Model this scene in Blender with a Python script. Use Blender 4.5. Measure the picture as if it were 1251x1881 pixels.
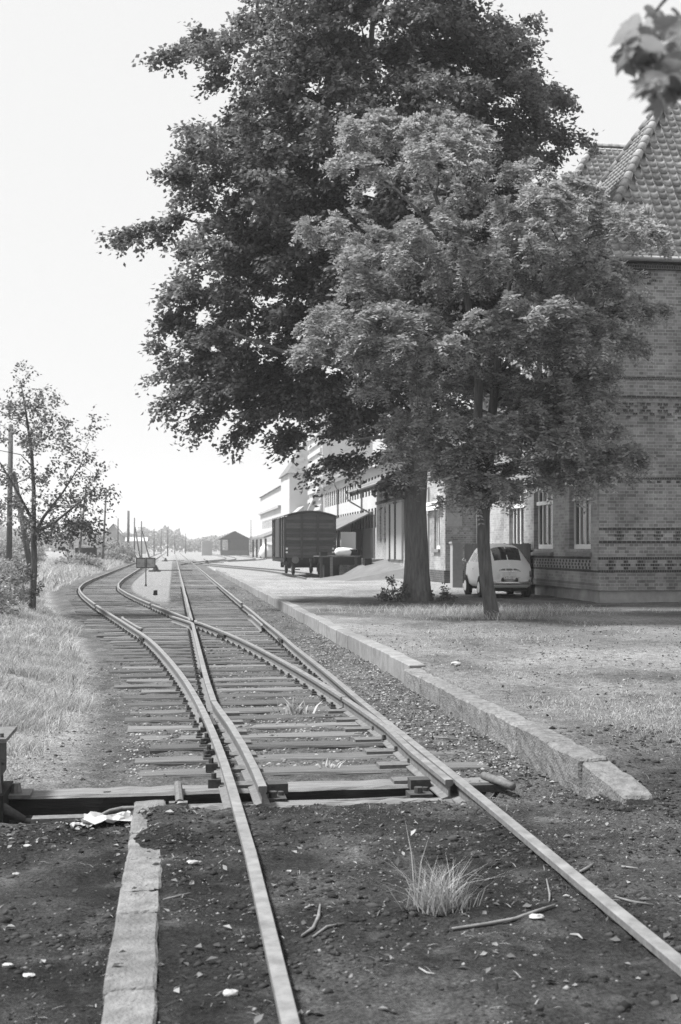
import bpy, bmesh, math, random
import numpy as np
from mathutils import Vector, Matrix
R = math.radians
random.seed(7)
rng = np.random.default_rng(11)
for o in list(bpy.data.objects):
    bpy.data.objects.remove(o)
sc = bpy.context.scene
C = sc.collection

# ---------------------------------------------------------------- camera
F, H, VX, VY = 2150.0, 1.554, 319.0, 1006.0      # focal length in photo pixels, eye height, horizon
A = math.atan((625.5 - VX) / F)
CA, SA = math.cos(A), math.sin(A)
cam_d = bpy.data.cameras.new('camera')
cam = bpy.data.objects.new('camera', cam_d)
C.objects.link(cam)
cam.location = (0, 0, H)
cam.rotation_euler = (R(90), 0, -A)
cam_d.sensor_fit = 'VERTICAL'
cam_d.sensor_height = 36
cam_d.lens = F / 1881 * 36
cam_d.shift_y = (VY - 940.5) / 1881
cam_d.clip_start = 0.05
cam_d.clip_end = 4000
cam_d.dof.use_dof = True
cam_d.dof.focus_distance = 12
cam_d.dof.aperture_fstop = 4.5
sc.camera = cam

# ---------------------------------------------------------------- sky and sun
SUN_EL, SUN_AZ = R(60), R(-84)       # azimuth from +Y (clockwise): the light comes from the left
w = bpy.data.worlds.new('World')
sc.world = w
w.use_nodes = True
nt = w.node_tree
nt.nodes.clear()
sky = nt.nodes.new('ShaderNodeTexSky')
sky.sky_type = 'NISHITA'
sky.sun_disc = False
sky.sun_elevation = SUN_EL
sky.sun_rotation = SUN_AZ
sky.air_density = 1.0
sky.dust_density = 6.0
sky.ozone_density = 1.0
bw = nt.nodes.new('ShaderNodeRGBToBW')           # black-and-white film
mixw = nt.nodes.new('ShaderNodeMix')             # thin even cloud over the blue
mixw.data_type = 'FLOAT'
mixw.inputs[0].default_value = 0.95
mixw.inputs[3].default_value = 3.4
bg = nt.nodes.new('ShaderNodeBackground')
bg.inputs['Strength'].default_value = 0.10
out = nt.nodes.new('ShaderNodeOutputWorld')
nt.links.new(sky.outputs[0], bw.inputs[0])
nt.links.new(bw.outputs[0], mixw.inputs[2])
nt.links.new(mixw.outputs[0], bg.inputs['Color'])
nt.links.new(bg.outputs[0], out.inputs['Surface'])

sun_d = bpy.data.lights.new('sun', 'SUN')
sun_d.energy = 3.0
sun_d.angle = R(10)
sun = bpy.data.objects.new('sun', sun_d)
C.objects.link(sun)
sdir = Vector((math.sin(SUN_AZ) * math.cos(SUN_EL), math.cos(SUN_AZ) * math.cos(SUN_EL), math.sin(SUN_EL)))
sun.rotation_euler = sdir.to_track_quat('Z', 'Y').to_euler()
sun.location = (-20, 0, 30)

sc.view_settings.view_transform = 'Standard'
sc.view_settings.look = 'None'
sc.view_settings.gamma = 1
sc.view_settings.use_curve_mapping = False
sc.view_settings.exposure = 1.42
sc.cycles.use_denoising = True
sc.cycles.denoiser = 'OPENIMAGEDENOISE'
sc.cycles.denoising_input_passes = 'RGB_ALBEDO_NORMAL'
sc.cycles.denoising_prefilter = 'NONE'
sc.cycles.max_bounces = 6
sc.cycles.transparent_max_bounces = 8
sc.cycles.volume_bounces = 2

# ---------------------------------------------------------------- helpers
def at_y(px, py, Y):
    k = (px - 625.5) / F
    d = Y / (CA - k * SA)
    return Vector((d * (k * CA + SA), Y, H + (VY - py) * d / F))

def at_x(px, py, X):
    k = (px - 625.5) / F
    d = X / (k * CA + SA)
    return Vector((X, d * (CA - k * SA), H + (VY - py) * d / F))

def gnd(px, py, z=0.0):
    d = F * (H - z) / (py - VY)
    l = (px - 625.5) / F * d
    return Vector((l * CA + d * SA, d * CA - l * SA, z))

def org(o):
    v = Vector((0, 0, 0))
    while o is not None:
        v = v + o.location
        o = o.parent
    return v

def thing(name, label, cat, loc=(0, 0, 0), group=None):
    o = bpy.data.objects.new(name, None)
    C.objects.link(o)
    o.location = loc
    o.empty_display_size = 0.2
    return tag(o, label, cat, group)

def tag(o, label, cat, group=None):
    o['label'] = label
    o['category'] = cat
    if group:
        o['group'] = group
    return o

def link(name, me, parent=None, loc=(0, 0, 0), rot=None, scale=None):
    o = bpy.data.objects.new(name, me)
    C.objects.link(o)
    if parent is not None:
        o.parent = parent
        o.location = Vector(loc) - org(parent)
    else:
        o.location = loc
    if rot is not None:
        o.rotation_euler = rot
    if scale is not None:
        o.scale = scale
    return o

def np_mesh(name, V, Fc, m=None, smooth=False):
    V = np.asarray(V, dtype=np.float32).reshape(-1, 3)
    Fc = np.asarray(Fc, dtype=np.int32)
    k = Fc.shape[1]
    me = bpy.data.meshes.new(name)
    me.vertices.add(len(V))
    me.vertices.foreach_set('co', V.ravel())
    me.loops.add(Fc.size)
    me.loops.foreach_set('vertex_index', Fc.ravel())
    me.polygons.add(len(Fc))
    me.polygons.foreach_set('loop_start', np.arange(0, Fc.size, k, dtype=np.int32))
    me.polygons.foreach_set('loop_total', np.full(len(Fc), k, dtype=np.int32))
    if smooth:
        me.polygons.foreach_set('use_smooth', np.ones(len(Fc), dtype=bool))
    me.update(calc_edges=True)
    if m:
        me.materials.append(m)
    return me

class B:
    """collects polygons in world coordinates"""
    def __init__(s):
        s.v, s.f = [], []
    def add(s, vs, fs):
        n = len(s.v)
        s.v += [tuple(v) for v in vs]
        s.f += [tuple(i + n for i in f) for f in fs]
        return s
    def box(s, x0, x1, y0, y1, z0, z1):
        return s.add([(x0, y0, z0), (x1, y0, z0), (x1, y1, z0), (x0, y1, z0), (x0, y0, z1), (x1, y0, z1), (x1, y1, z1), (x0, y1, z1)],
                     [(3, 2, 1, 0), (4, 5, 6, 7), (0, 1, 5, 4), (1, 2, 6, 5), (2, 3, 7, 6), (3, 0, 4, 7)])
    def quad(s, a, b, c, d):
        return s.add([a, b, c, d], [(0, 1, 2, 3)])
    def poly(s, pts):
        return s.add(pts, [tuple(range(len(pts)))])
    def prism(s, prof, a, b, axis='y'):
        """profile [(u,v)] extruded from a to b; axis y: u=x v=z ; axis x: u=y v=z ; axis z: u=x v=y"""
        n = len(prof)
        def P(u, v, t):
            return {'y': (u, t, v), 'x': (t, u, v), 'z': (u, v, t)}[axis]
        vs = [P(u, v, a) for u, v in prof] + [P(u, v, b) for u, v in prof]
        fs = [tuple(range(n))[::-1], tuple(range(n, 2 * n))] + [(i, (i + 1) % n, n + (i + 1) % n, n + i) for i in range(n)]
        return s.add(vs, fs)
    def bar(s, p, q, wx, wy, up=(0, 0, 1)):
        """rectangular bar from p to q"""
        p, q = Vector(p), Vector(q)
        d = (q - p).normalized()
        a = d.cross(Vector(up))
        if a.length < 1e-4:
            a = d.cross(Vector((0, 1, 0)))
        a.normalize()
        b = a.cross(d)
        a, b = a * wx / 2, b * wy / 2
        vs = [p - a - b, p + a - b, p + a + b, p - a + b, q - a - b, q + a - b, q + a + b, q - a + b]
        return s.add(vs, [(3, 2, 1, 0), (4, 5, 6, 7), (0, 1, 5, 4), (1, 2, 6, 5), (2, 3, 7, 6), (3, 0, 4, 7)])
    def tube(s, pts, rad, n=8, cap=True):
        pts = [Vector(p) for p in pts]
        if not hasattr(rad, '__len__'):
            rad = [rad] * len(pts)
        vs, fs = [], []
        ref = Vector((0.31, 0.87, 0.38))
        for i, p in enumerate(pts):
            d = (pts[min(i + 1, len(pts) - 1)] - pts[max(i - 1, 0)]).normalized()
            a = d.cross(ref)
            if a.length < 1e-3:
                a = d.cross(Vector((1, 0, 0)))
            a.normalize()
            b = d.cross(a)
            for j in range(n):
                t = 2 * math.pi * j / n
                vs.append(p + (a * math.cos(t) + b * math.sin(t)) * rad[i])
        for i in range(len(pts) - 1):
            for j in range(n):
                k = (j + 1) % n
                fs.append((i * n + j, i * n + k, (i + 1) * n + k, (i + 1) * n + j))
        if cap:
            fs.append(tuple(range(n))[::-1])
            fs.append(tuple(range((len(pts) - 1) * n, len(pts) * n)))
        return s.add(vs, fs)
    def cyl(s, p, q, r, n=12):
        return s.tube([p, q], [r, r], n)
    def mesh(s, name, m, o=Vector((0, 0, 0)), smooth=False):
        me = bpy.data.meshes.new(name)
        me.from_pydata([(v[0] - o[0], v[1] - o[1], v[2] - o[2]) for v in s.v], [], s.f)
        me.materials.append(m)
        if smooth:
            for p in me.polygons:
                p.use_smooth = True
        me.update()
        return me
    def build(s, name, m, parent=None, smooth=False):
        o = org(parent) if parent is not None else Vector((0, 0, 0))
        ob = bpy.data.objects.new(name, s.mesh(name, m, o, smooth))
        C.objects.link(ob)
        if parent is not None:
            ob.parent = parent
        return ob
    def top(s, name, m, label, cat, group=None, smooth=False):
        """top-level single mesh with its origin at its base centre"""
        a = np.array(s.v)
        o = Vector(((a[:, 0].min() + a[:, 0].max()) / 2, (a[:, 1].min() + a[:, 1].max()) / 2, a[:, 2].min()))
        ob = bpy.data.objects.new(name, s.mesh(name, m, o, smooth))
        C.objects.link(ob)
        ob.location = o
        return tag(ob, label, cat, group)

def vnoise(x, y, scale, seed=0):
    x = np.asarray(x, dtype=np.float64) / scale
    y = np.asarray(y, dtype=np.float64) / scale
    xi, yi = np.floor(x).astype(np.int64), np.floor(y).astype(np.int64)
    fx, fy = x - xi, y - yi
    fx, fy = fx * fx * (3 - 2 * fx), fy * fy * (3 - 2 * fy)
    def h(a, b):
        n = (a * 374761393 + b * 668265263 + seed * 974711) & 0x7fffffff
        n = ((n ^ (n >> 13)) * 1274126177) & 0x7fffffff
        n = (n ^ (n >> 16)) & 0xffff
        return n / 65535.0
    return (h(xi, yi) * (1 - fx) + h(xi + 1, yi) * fx) * (1 - fy) + (h(xi, yi + 1) * (1 - fx) + h(xi + 1, yi + 1) * fx) * fy

def sst(a, b, x):
    t = np.clip((np.asarray(x, dtype=np.float64) - a) / (b - a), 0, 1)
    return t * t * (3 - 2 * t)

# ---------------------------------------------------------------- materials (black-and-white)
def g3(v):
    return (v, v, v, 1)

def newmat(name):
    m = bpy.data.materials.new(name)
    m.use_nodes = True
    n = m.node_tree.nodes
    return m, n, m.node_tree.links, n['Principled BSDF']

def mat(name, c, c2=None, scale=6, rough=0.85, bump=0.0, bscale=40, metal=0.0, spec=0.25, stretch=(1, 1, 1), rnd=0.0, detail=6, dist=0.01):
    m, n, l, p = newmat(name)
    p.inputs['Roughness'].default_value = rough
    p.inputs['Metallic'].default_value = metal
    p.inputs['Specular IOR Level'].default_value = spec
    c2 = c if c2 is None else c2
    tc = n.new('ShaderNodeTexCoord')
    oi = n.new('ShaderNodeObjectInfo')
    mp = n.new('ShaderNodeMapping')
    mp.inputs['Scale'].default_value = stretch
    l.new(tc.outputs['Object'], mp.inputs[0])
    ad = n.new('ShaderNodeVectorMath')
    ad.operation = 'MULTIPLY_ADD'
    l.new(oi.outputs['Random'], ad.inputs[0])
    ad.inputs[1].default_value = (37, 53, 29)
    l.new(mp.outputs[0], ad.inputs[2])
    no = n.new('ShaderNodeTexNoise')
    no.inputs['Scale'].default_value = scale
    no.inputs['Detail'].default_value = detail
    no.inputs['Roughness'].default_value = 0.65
    l.new(ad.outputs[0], no.inputs['Vector'])
    mr = n.new('ShaderNodeMapRange')
    mr.inputs['From Min'].default_value = 0.3
    mr.inputs['From Max'].default_value = 0.7
    mr.inputs['To Min'].default_value = c
    mr.inputs['To Max'].default_value = c2
    l.new(no.outputs[0], mr.inputs[0])
    src = mr.outputs[0]
    if rnd:
        r2 = n.new('ShaderNodeMapRange')
        r2.inputs['To Min'].default_value = 1 - rnd
        r2.inputs['To Max'].default_value = 1 + rnd
        l.new(oi.outputs['Random'], r2.inputs[0])
        mu = n.new('ShaderNodeMath')
        mu.operation = 'MULTIPLY'
        l.new(src, mu.inputs[0])
        l.new(r2.outputs[0], mu.inputs[1])
        src = mu.outputs[0]
    l.new(src, p.inputs['Base Color'])
    if bump:
        nb = n.new('ShaderNodeTexNoise')
        nb.inputs['Scale'].default_value = bscale
        nb.inputs['Detail'].default_value = 5
        l.new(ad.outputs[0], nb.inputs['Vector'])
        bp = n.new('ShaderNodeBump')
        bp.inputs['Strength'].default_value = bump
        bp.inputs['Distance'].default_value = dist
        l.new(nb.outputs[0], bp.inputs['Height'])
        l.new(bp.outputs[0], p.inputs['Normal'])
    return m

def leafmat(name, lo, hi, trans=0.35, rough=0.55, power=1.0):
    m, n, l, p = newmat(name)
    ge = n.new('ShaderNodeNewGeometry')
    mr = n.new('ShaderNodeMapRange')
    mr.inputs['To Min'].default_value = lo
    mr.inputs['To Max'].default_value = hi
    pw = n.new('ShaderNodeMath')
    pw.operation = 'POWER'
    pw.inputs[1].default_value = power
    l.new(ge.outputs['Random Per Island'], pw.inputs[0])
    l.new(pw.outputs[0], mr.inputs[0])
    l.new(mr.outputs[0], p.inputs['Base Color'])
    p.inputs['Roughness'].default_value = rough
    p.inputs['Specular IOR Level'].default_value = 0.3
    tr = n.new('ShaderNodeBsdfTranslucent')
    l.new(mr.outputs[0], tr.inputs['Color'])
    mx = n.new('ShaderNodeMixShader')
    mx.inputs[0].default_value = trans
    l.new(p.outputs[0], mx.inputs[1])
    l.new(tr.outputs[0], mx.inputs[2])
    l.new(mx.outputs[0], n['Material Output'].inputs['Surface'])
    return m

def brickmat(name, axis, c1, c2, mortar, bw_=0.27, bh=0.0877):
    m, n, l, p = newmat(name)
    ge = n.new('ShaderNodeNewGeometry')
    sx = n.new('ShaderNodeSeparateXYZ')
    l.new(ge.outputs['Position'], sx.inputs[0])
    cb = n.new('ShaderNodeCombineXYZ')
    l.new(sx.outputs['X' if axis == 'x' else 'Y'], cb.inputs[0])
    l.new(sx.outputs['Z'], cb.inputs[1])
    bt = n.new('ShaderNodeTexBrick')
    bt.inputs['Scale'].default_value = 1
    bt.inputs['Brick Width'].default_value = bw_
    bt.inputs['Row Height'].default_value = bh
    bt.inputs['Mortar Size'].default_value = 0.008
    bt.inputs['Mortar Smooth'].default_value = 0.3
    bt.inputs['Color1'].default_value = g3(c1)
    bt.inputs['Color2'].default_value = g3(c2)
    bt.inputs['Mortar'].default_value = g3(mortar)
    bt.offset = 0.5
    bt.squash = 0.5
    bt.squash_frequency = 2
    l.new(cb.outputs[0], bt.inputs['Vector'])
    no = n.new('ShaderNodeTexNoise')
    no.inputs['Scale'].default_value = 0.8
    no.inputs['Detail'].default_value = 8
    no.inputs['Roughness'].default_value = 0.7
    l.new(ge.outputs['Position'], no.inputs['Vector'])
    mr = n.new('ShaderNodeMapRange')
    mr.inputs['From Min'].default_value = 0.25
    mr.inputs['From Max'].default_value = 0.75
    mr.inputs['To Min'].default_value = 0.45
    mr.inputs['To Max'].default_value = 1.5
    l.new(no.outputs[0], mr.inputs[0])
    mu = n.new('ShaderNodeVectorMath')
    mu.operation = 'SCALE'
    l.new(bt.outputs['Color'], mu.inputs[0])
    l.new(mr.outputs[0], mu.inputs['Scale'])
    l.new(mu.outputs[0], p.inputs['Base Color'])
    p.inputs['Roughness'].default_value = 0.9
    p.inputs['Specular IOR Level'].default_value = 0.15
    bp = n.new('ShaderNodeBump')
    bp.inputs['Strength'].default_value = 0.5
    bp.inputs['Distance'].default_value = 0.008
    bp.invert = True
    l.new(bt.outputs['Fac'], bp.inputs['Height'])
    l.new(bp.outputs[0], p.inputs['Normal'])
    return m

M = {}
M['steel_top'] = mat('rail_steel', 0.15, 0.31, 9, 0.5, 0.2, 120, 0.25, 0.5)
M['rail_rust'] = mat('rusty_rail', 0.10, 0.19, 22, 0.8, 0.25, 90)
M['iron'] = mat('dark_iron', 0.035, 0.08, 25, 0.7, 0.3, 90)
M['iron_mid'] = mat('worn_iron', 0.09, 0.17, 25, 0.6, 0.3, 90)
M['timber'] = mat('weathered_timber', 0.07, 0.19, 7, 0.92, 0.6, 22, stretch=(0.5, 9, 9), rnd=0.42, dist=0.03)
M['timber_dark'] = mat('near_black_timber', 0.012, 0.03, 7, 0.92, 0.6, 22, stretch=(0.4, 8, 8))
M['timber_pale'] = mat('bleached_timber', 0.10, 0.24, 7, 0.92, 0.6, 22, stretch=(0.4, 8, 8), dist=0.015)
M['concrete'] = mat('kerb_concrete', 0.15, 0.26, 5, 0.95, 0.4, 60, rnd=0.14)
M['stone'] = mat('kerb_stone', 0.10, 0.23, 12, 0.95, 0.8, 55, rnd=0.12, dist=0.02)
M['slab'] = mat('pale_slab', 0.10, 0.23, 9, 0.95, 0.9, 60, rnd=0.1, dist=0.02)
M['bark'] = mat('tree_bark', 0.08, 0.2, 6, 0.95, 0.9, 14, stretch=(2.2, 2.2, 0.35), dist=0.05)
M['bark2'] = mat('furrowed_bark', 0.06, 0.15, 7, 0.95, 1.0, 12, stretch=(2.5, 2.5, 0.4), dist=0.04)
M['twig'] = mat('pale_twig', 0.2, 0.36, 20, 0.9)
M['pole'] = mat('pole_wood', 0.07, 0.12, 8, 0.9, stretch=(1, 1, 0.2))
M['white'] = mat('white_paint', 0.76, 0.82, 5, 0.6)
M['render_w'] = mat('white_render', 0.44, 0.52, 0.4, 0.9)
M['render_g'] = mat('grey_render', 0.32, 0.4, 0.4, 0.9)
M['glass'] = mat('window_glass', 0.02, 0.03, 3, 0.08, spec=0.6)
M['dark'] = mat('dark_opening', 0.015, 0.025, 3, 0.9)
M['curtain'] = mat('pale_curtain', 0.4, 0.55, 3, 0.9, stretch=(6, 6, 0.2))
M['plaster'] = mat('stained_plinth', 0.2, 0.38, 1.6, 0.95, 0.3, 20)
M['earth'] = mat('trodden_earth', 0.12, 0.18, 1.5, 0.95, 0.4, 20)
M['sill'] = mat('stone_sill', 0.16, 0.24, 6, 0.9)
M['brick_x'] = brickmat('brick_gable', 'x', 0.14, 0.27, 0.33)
M['brick_y'] = brickmat('brick_facade', 'y', 0.24, 0.35, 0.38)  # same brick as the gable, paled to make up for tree shade
M['brick_dk_x'] = brickmat('dark_brick_gable', 'x', 0.035, 0.06, 0.17, 0.135)
M['brick_dk_y'] = brickmat('dark_brick_facade', 'y', 0.05, 0.08, 0.17, 0.135)
M['brick_lt'] = mat('light_brick', 0.26, 0.32, 8, 0.9)
M['tile'] = mat('roof_tile', 0.18, 0.38, 5, 0.75, 0.25, 40, rnd=0.4)
M['tile_far'] = mat('far_roof', 0.12, 0.19, 1.2, 0.9)
M['zinc'] = mat('zinc_gutter', 0.22, 0.3, 4, 0.5, metal=0.2)
M['board'] = mat('dark_boards', 0.016, 0.03, 8, 0.85, 0.4, 20, stretch=(6, 6, 0.4), rnd=0.25)
M['wagon'] = mat('wagon_boards', 0.05, 0.105, 5, 0.85, 0.4, 20, stretch=(0.5, 1, 6), rnd=0.4)
M['wagon_fr'] = mat('wagon_frame', 0.045, 0.07, 8, 0.8)
M['wagon_roof'] = mat('wagon_roof', 0.09, 0.13, 4, 0.9)
M['black'] = mat('black_iron', 0.012, 0.022, 12, 0.75)
M['car'] = mat('car_paint', 0.76, 0.79, 2, 0.42, spec=0.4)
M['chrome'] = mat('chrome', 0.55, 0.6, 4, 0.25, metal=0.8)
M['rubber'] = mat('tyre_rubber', 0.018, 0.03, 20, 0.85)
M['lamp'] = mat('lamp_glass', 0.1, 0.12, 4, 0.2, spec=0.5)
M['vent'] = mat('vent_grille', 0.12, 0.16, 40, 0.6)
M['plate'] = mat('number_plate', 0.72, 0.78, 5, 0.5)
M['ink'] = mat('plate_ink', 0.14, 0.2, 5, 0.6)
M['paper'] = mat('waste_paper', 0.3, 0.55, 12, 0.9)
M['palestone'] = mat('pale_flint', 0.22, 0.5, 30, 0.95)
M['stick'] = mat('fallen_stick', 0.11, 0.24, 20, 0.95)
M['pebble'] = leafmat('pebble_mix', 0.02, 0.26, 0.0, 0.95, 3.5)
M['clod'] = leafmat('cinder_clod', 0.012, 0.06, 0.0, 0.98, 1.5)
M['ballast'] = leafmat('ballast_mix', 0.04, 0.36, 0.0, 0.95, 2.0)
M['litter'] = leafmat('leaf_litter', 0.03, 0.34, 0.1, 0.9, 2.2)
M['straw'] = leafmat('straw_grass', 0.2, 0.6, 0.35, 0.8)
M['grass_dk'] = leafmat('green_grass', 0.10, 0.34, 0.35, 0.8)
M['leaf_big'] = leafmat('dark_tree_leaf', 0.08, 0.24, 0.38, 0.5)
M['leaf_aca'] = leafmat('acacia_leaf', 0.18, 0.5, 0.4, 0.5)
M['leaf_left'] = leafmat('young_tree_leaf', 0.08, 0.22, 0.35, 0.6)
M['leaf_bush'] = leafmat('bush_leaf', 0.16, 0.42, 0.3, 0.7)
M['leaf_far'] = leafmat('haze_paled_leaf', 0.2, 0.4, 0.3, 0.8)  # leaf colour lightened to carry the distance haze
M['leaf_near'] = leafmat('maple_leaf', 0.22, 0.34, 0.55, 0.5)

# ================================================================ GROUND
TRK_L, TRK_R = 0.385, 1.895          # rail centres of the through track
KX = 2.86                            # kerb front line
CY = np.array([-20, 7.6, 10, 12.8, 15, 17.6, 20.7, 25.1, 31.3, 37.2, 41.3, 46, 52, 60, 70, 90, 420.])
CX = np.array([1.14, 1.14, 1.09, 0.97, 0.82, 0.61, 0.31, -0.30, -1.17, -1.93, -2.4, -2.86, -3.15, -3.27, -3.28, -3.28, -3.28])
_yy = np.arange(-20, 420, 0.25)
_cc = np.interp(_yy, CY, CX)
_k = np.ones(13) / 13
_cc = np.convolve(np.pad(_cc, 6, mode='edge'), _k, mode='valid')
_cc[_yy < 7.0] = 1.14
def cdiv(y):
    return np.interp(y, _yy, _cc)
def hdg(y):
    return np.arctan((cdiv(y + 0.3) - cdiv(y - 0.3)) / 0.6)

GE_Y = np.array([0, 4, 7, 9.3, 12.3, 18.7, 25, 30, 40, 60, 100, 500.])
GE_X = np.array([-1.9, -1.7, -1.45, -1.3, -1.05, -1.6, -2.3, -3.2, -4.5, -5.1, -5.3, -5.3])
def gedge(y):
    return np.interp(y, GE_Y, GE_X) + 0.35 * (vnoise(y, y * 0, 1.3, 5) - 0.5) * np.clip(np.asarray(y) / 15, 0.3, 1)

def gz(x, y):
    x = np.asarray(x, dtype=np.float64)
    y = np.asarray(y, dtype=np.float64)
    fine = (vnoise(x, y, 0.22, 1) - 0.5) * 0.03 + (vnoise(x, y, 0.09, 2) - 0.5) * 0.022
    bed = -0.156 + 0.012 * (vnoise(x, y, 0.45, 33) - 0.5)
    near = 1 - sst(7.25, 7.5, y)
    zn = -0.05 + 0.02 * (vnoise(x, y, 0.6, 3) - 0.5)
    zn = np.where(x < -0.24, -0.17 + 0 * x, zn)
    bed = bed * (1 - near) + zn * near
    # pit between the two toe timbers
    pit = sst(7.72, 7.76, y) * (1 - sst(8.16, 8.2, y)) * sst(-1.6, -1.4, x) * (1 - sst(2.1, 2.3, x))
    pit2 = sst(7.52, 7.56, y) * (1 - sst(8.16, 8.2, y)) * (1 - sst(-.3, -.26, x)) * sst(-2.2, -1.9, x)
    bed = bed - 0.22 * np.maximum(pit, pit2)
    cov = sst(5.7, 6.1, y) * (1 - sst(7.2, 7.4, y)) * sst(-0.21, -0.13, x + 0.12 * (vnoise(x, y, 0.25, 31) - 0.5)) * (1 - sst(0.0, 0.2, x))
    bed = bed + 0.028 * cov
    # ballast shoulder to the right of the through track
    sh = sst(2.0, 2.2, x) * (1 - sst(2.9, 3.0, x)) * sst(8.3, 10, y)
    bed = bed + sh * 0.03
    # cess path to the left of the turnout
    cd = cdiv(y)
    lf = sst(0.9, 1.5, (cd - 0.755) - x)
    bed = bed + lf * sst(8.4, 8.9, y) * 0.045
    # ground between the two tracks beyond the frog
    # left bank
    ge = gedge(y)
    bk = sst(0.0, 0.9, ge - x) * sst(6.0, 10.0, y)
    bed = bed + bk * (0.06 + 0.12 * vnoise(x, y, 1.5, 8) + 0.012 * np.clip(ge - x, 0, 12))
    # platform to the right
    plat = sst(KX + 0.06, KX + 0.14, x)
    zp = -0.10 + 0.2 * sst(6.4, 9.5, y) + 0.03 * (vnoise(x, y, 1.7, 9) - 0.5)
    yard = sst(48, 62, y) * (1 - sst(8.6, 10.5, x)) + sst(72, 84, y) * sst(8.6, 10.5, x)
    zp = zp * (1 - yard) - 0.13 * yard
    z = bed * (1 - plat) + zp * plat
    far = sst(60, 120, y)
    return z + fine * (1 - far)

def axis(parts):
    r = []
    for a, b, st in parts:
        r += list(np.arange(a, b, st))
    return np.array(r)
gu = axis([(-900, -300, 100), (-300, -60, 30), (-60, -20, 5), (-20, -7, 1), (-7, -2.5, 0.25), (-2.5, 3.0, 0.045), (3.0, 6, 0.1), (6, 14, 0.4), (14, 40, 3), (40, 300, 30), (300, 1001, 100)])
gv = axis([(-60, -10, 10), (-10, 2, 2), (2, 3.2, 0.3), (3.2, 10, 0.045), (10, 16, 0.09), (16, 40, 0.3), (40, 130, 1.5), (130, 400, 15), (400, 1001, 75)])
GX, GY = np.meshgrid(gu, gv)
GZ = gz(GX, GY)
nx, ny = len(gu), len(gv)
idx = np.arange(nx * ny).reshape(ny, nx)
Fq = np.stack([idx[:-1, :-1], idx[:-1, 1:], idx[1:, 1:], idx[1:, :-1]], -1).reshape(-1, 4)
gme = np_mesh('ground', np.stack([GX, GY, GZ], -1).reshape(-1, 3), Fq, None, True)
X, Y = GX.ravel(), GY.ravel()
cd = cdiv(Y)
n1 = vnoise(X, Y, 0.9, 21)
n2 = vnoise(X, Y, 0.3, 22)
nL = vnoise(X, Y, 3.0, 23)
n3 = vnoise(X, Y, 0.12, 24)
# soil albedo by zone: cinder, dirt, path gravel, sand
alb = 0.085 + 0.05 * (n2 - 0.5) + 0.03 * (n3 - 0.5)
path = sst(0.85, 1.3, (cd - 0.755) - X) * sst(8.3, 8.9, Y)
alb = alb * (1 - path) + path * (0.20 + 0.09 * (n1 - 0.5))
ge = gedge(Y)
bank = sst(-0.2, 0.5, ge - X)
alb = alb * (1 - bank) + bank * (0.20 + 0.12 * (n2 - 0.5))
six = sst(0.5, 0.6, X - (cd + 0.755)) * sst(0.5, 0.6, TRK_L - X) * sst(34, 40, Y + 6 * (n1 - 0.5))
alb = alb * (1 - six) + six * 0.17
plat = sst(KX, KX + 0.2, X)
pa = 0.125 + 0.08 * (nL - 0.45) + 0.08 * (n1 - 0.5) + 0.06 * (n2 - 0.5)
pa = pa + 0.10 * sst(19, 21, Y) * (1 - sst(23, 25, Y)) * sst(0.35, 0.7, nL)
pa = pa + 0.08 * sst(33, 42, Y) - 0.03 * sst(25, 27, Y) * (1 - sst(32, 34, Y))  # paler towards the back, darker band across the rows at the trunks
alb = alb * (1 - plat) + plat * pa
nearz = (1 - sst(7.2, 7.7, Y + 0.25 * (n1 - 0.5))) * 1.0
rt = sst(TRK_R, TRK_R + 0.3, X)
nearz = np.maximum(nearz, rt * (1 - sst(7.4, 9.0, Y + 1.2 * (n1 - 0.5))))
ci = 0.020 + 0.05 * np.clip(n2 - 0.42, 0, 1) + 0.05 * np.clip(n1 - 0.5, 0, 1) + 0.10 * np.clip(n3 - 0.6, 0, 1) + 0.02 * rt
lowl = 1 - sst(-0.4, -0.2, X)
ci = ci * (1 - 0.1 * lowl)
ci = ci + 0.02 * (1 - sst(4.0, 5.0, Y)) * sst(0.2, 0.6, X)
alb = alb * (1 - nearz) + nearz * ci
yardp = sst(58, 84, Y) * sst(3.0, 3.6, X)
alb = alb * (1 - yardp) + yardp * 0.20
farp = sst(120, 200, Y)
alb = alb * (1 - farp) + farp * 0.2
alb = np.clip(alb, 0.02, 0.6)
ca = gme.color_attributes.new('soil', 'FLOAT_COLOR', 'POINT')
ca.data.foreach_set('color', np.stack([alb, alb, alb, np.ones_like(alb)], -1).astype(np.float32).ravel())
m, n, l, p = newmat('ground_soil')
at = n.new('ShaderNodeAttribute')
at.attribute_name = 'soil'
tc = n.new('ShaderNodeTexCoord')
def noise_node(scale, det=8, rough=0.7):
    q = n.new('ShaderNodeTexNoise')
    q.inputs['Scale'].default_value = scale
    q.inputs['Detail'].default_value = det
    q.inputs['Roughness'].default_value = rough
    l.new(tc.outputs['Object'], q.inputs['Vector'])
    return q
na, nb = noise_node(9), noise_node(60, 4)
mr = n.new('ShaderNodeMapRange')
mr.inputs['From Min'].default_value = 0.3
mr.inputs['From Max'].default_value = 0.7
mr.inputs['To Min'].default_value = 0.55
mr.inputs['To Max'].default_value = 1.5
l.new(na.outputs[0], mr.inputs[0])
mr2 = n.new('ShaderNodeMapRange')
mr2.inputs['From Min'].default_value = 0.3
mr2.inputs['From Max'].default_value = 0.7
mr2.inputs['To Min'].default_value = 0.35
mr2.inputs['To Max'].default_value = 2.0
l.new(nb.outputs[0], mr2.inputs[0])
mm = n.new('ShaderNodeMath')
mm.operation = 'MULTIPLY'
l.new(mr.outputs[0], mm.inputs[0])
l.new(mr2.outputs[0], mm.inputs[1])
sv = n.new('ShaderNodeVectorMath')
sv.operation = 'SCALE'
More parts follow.
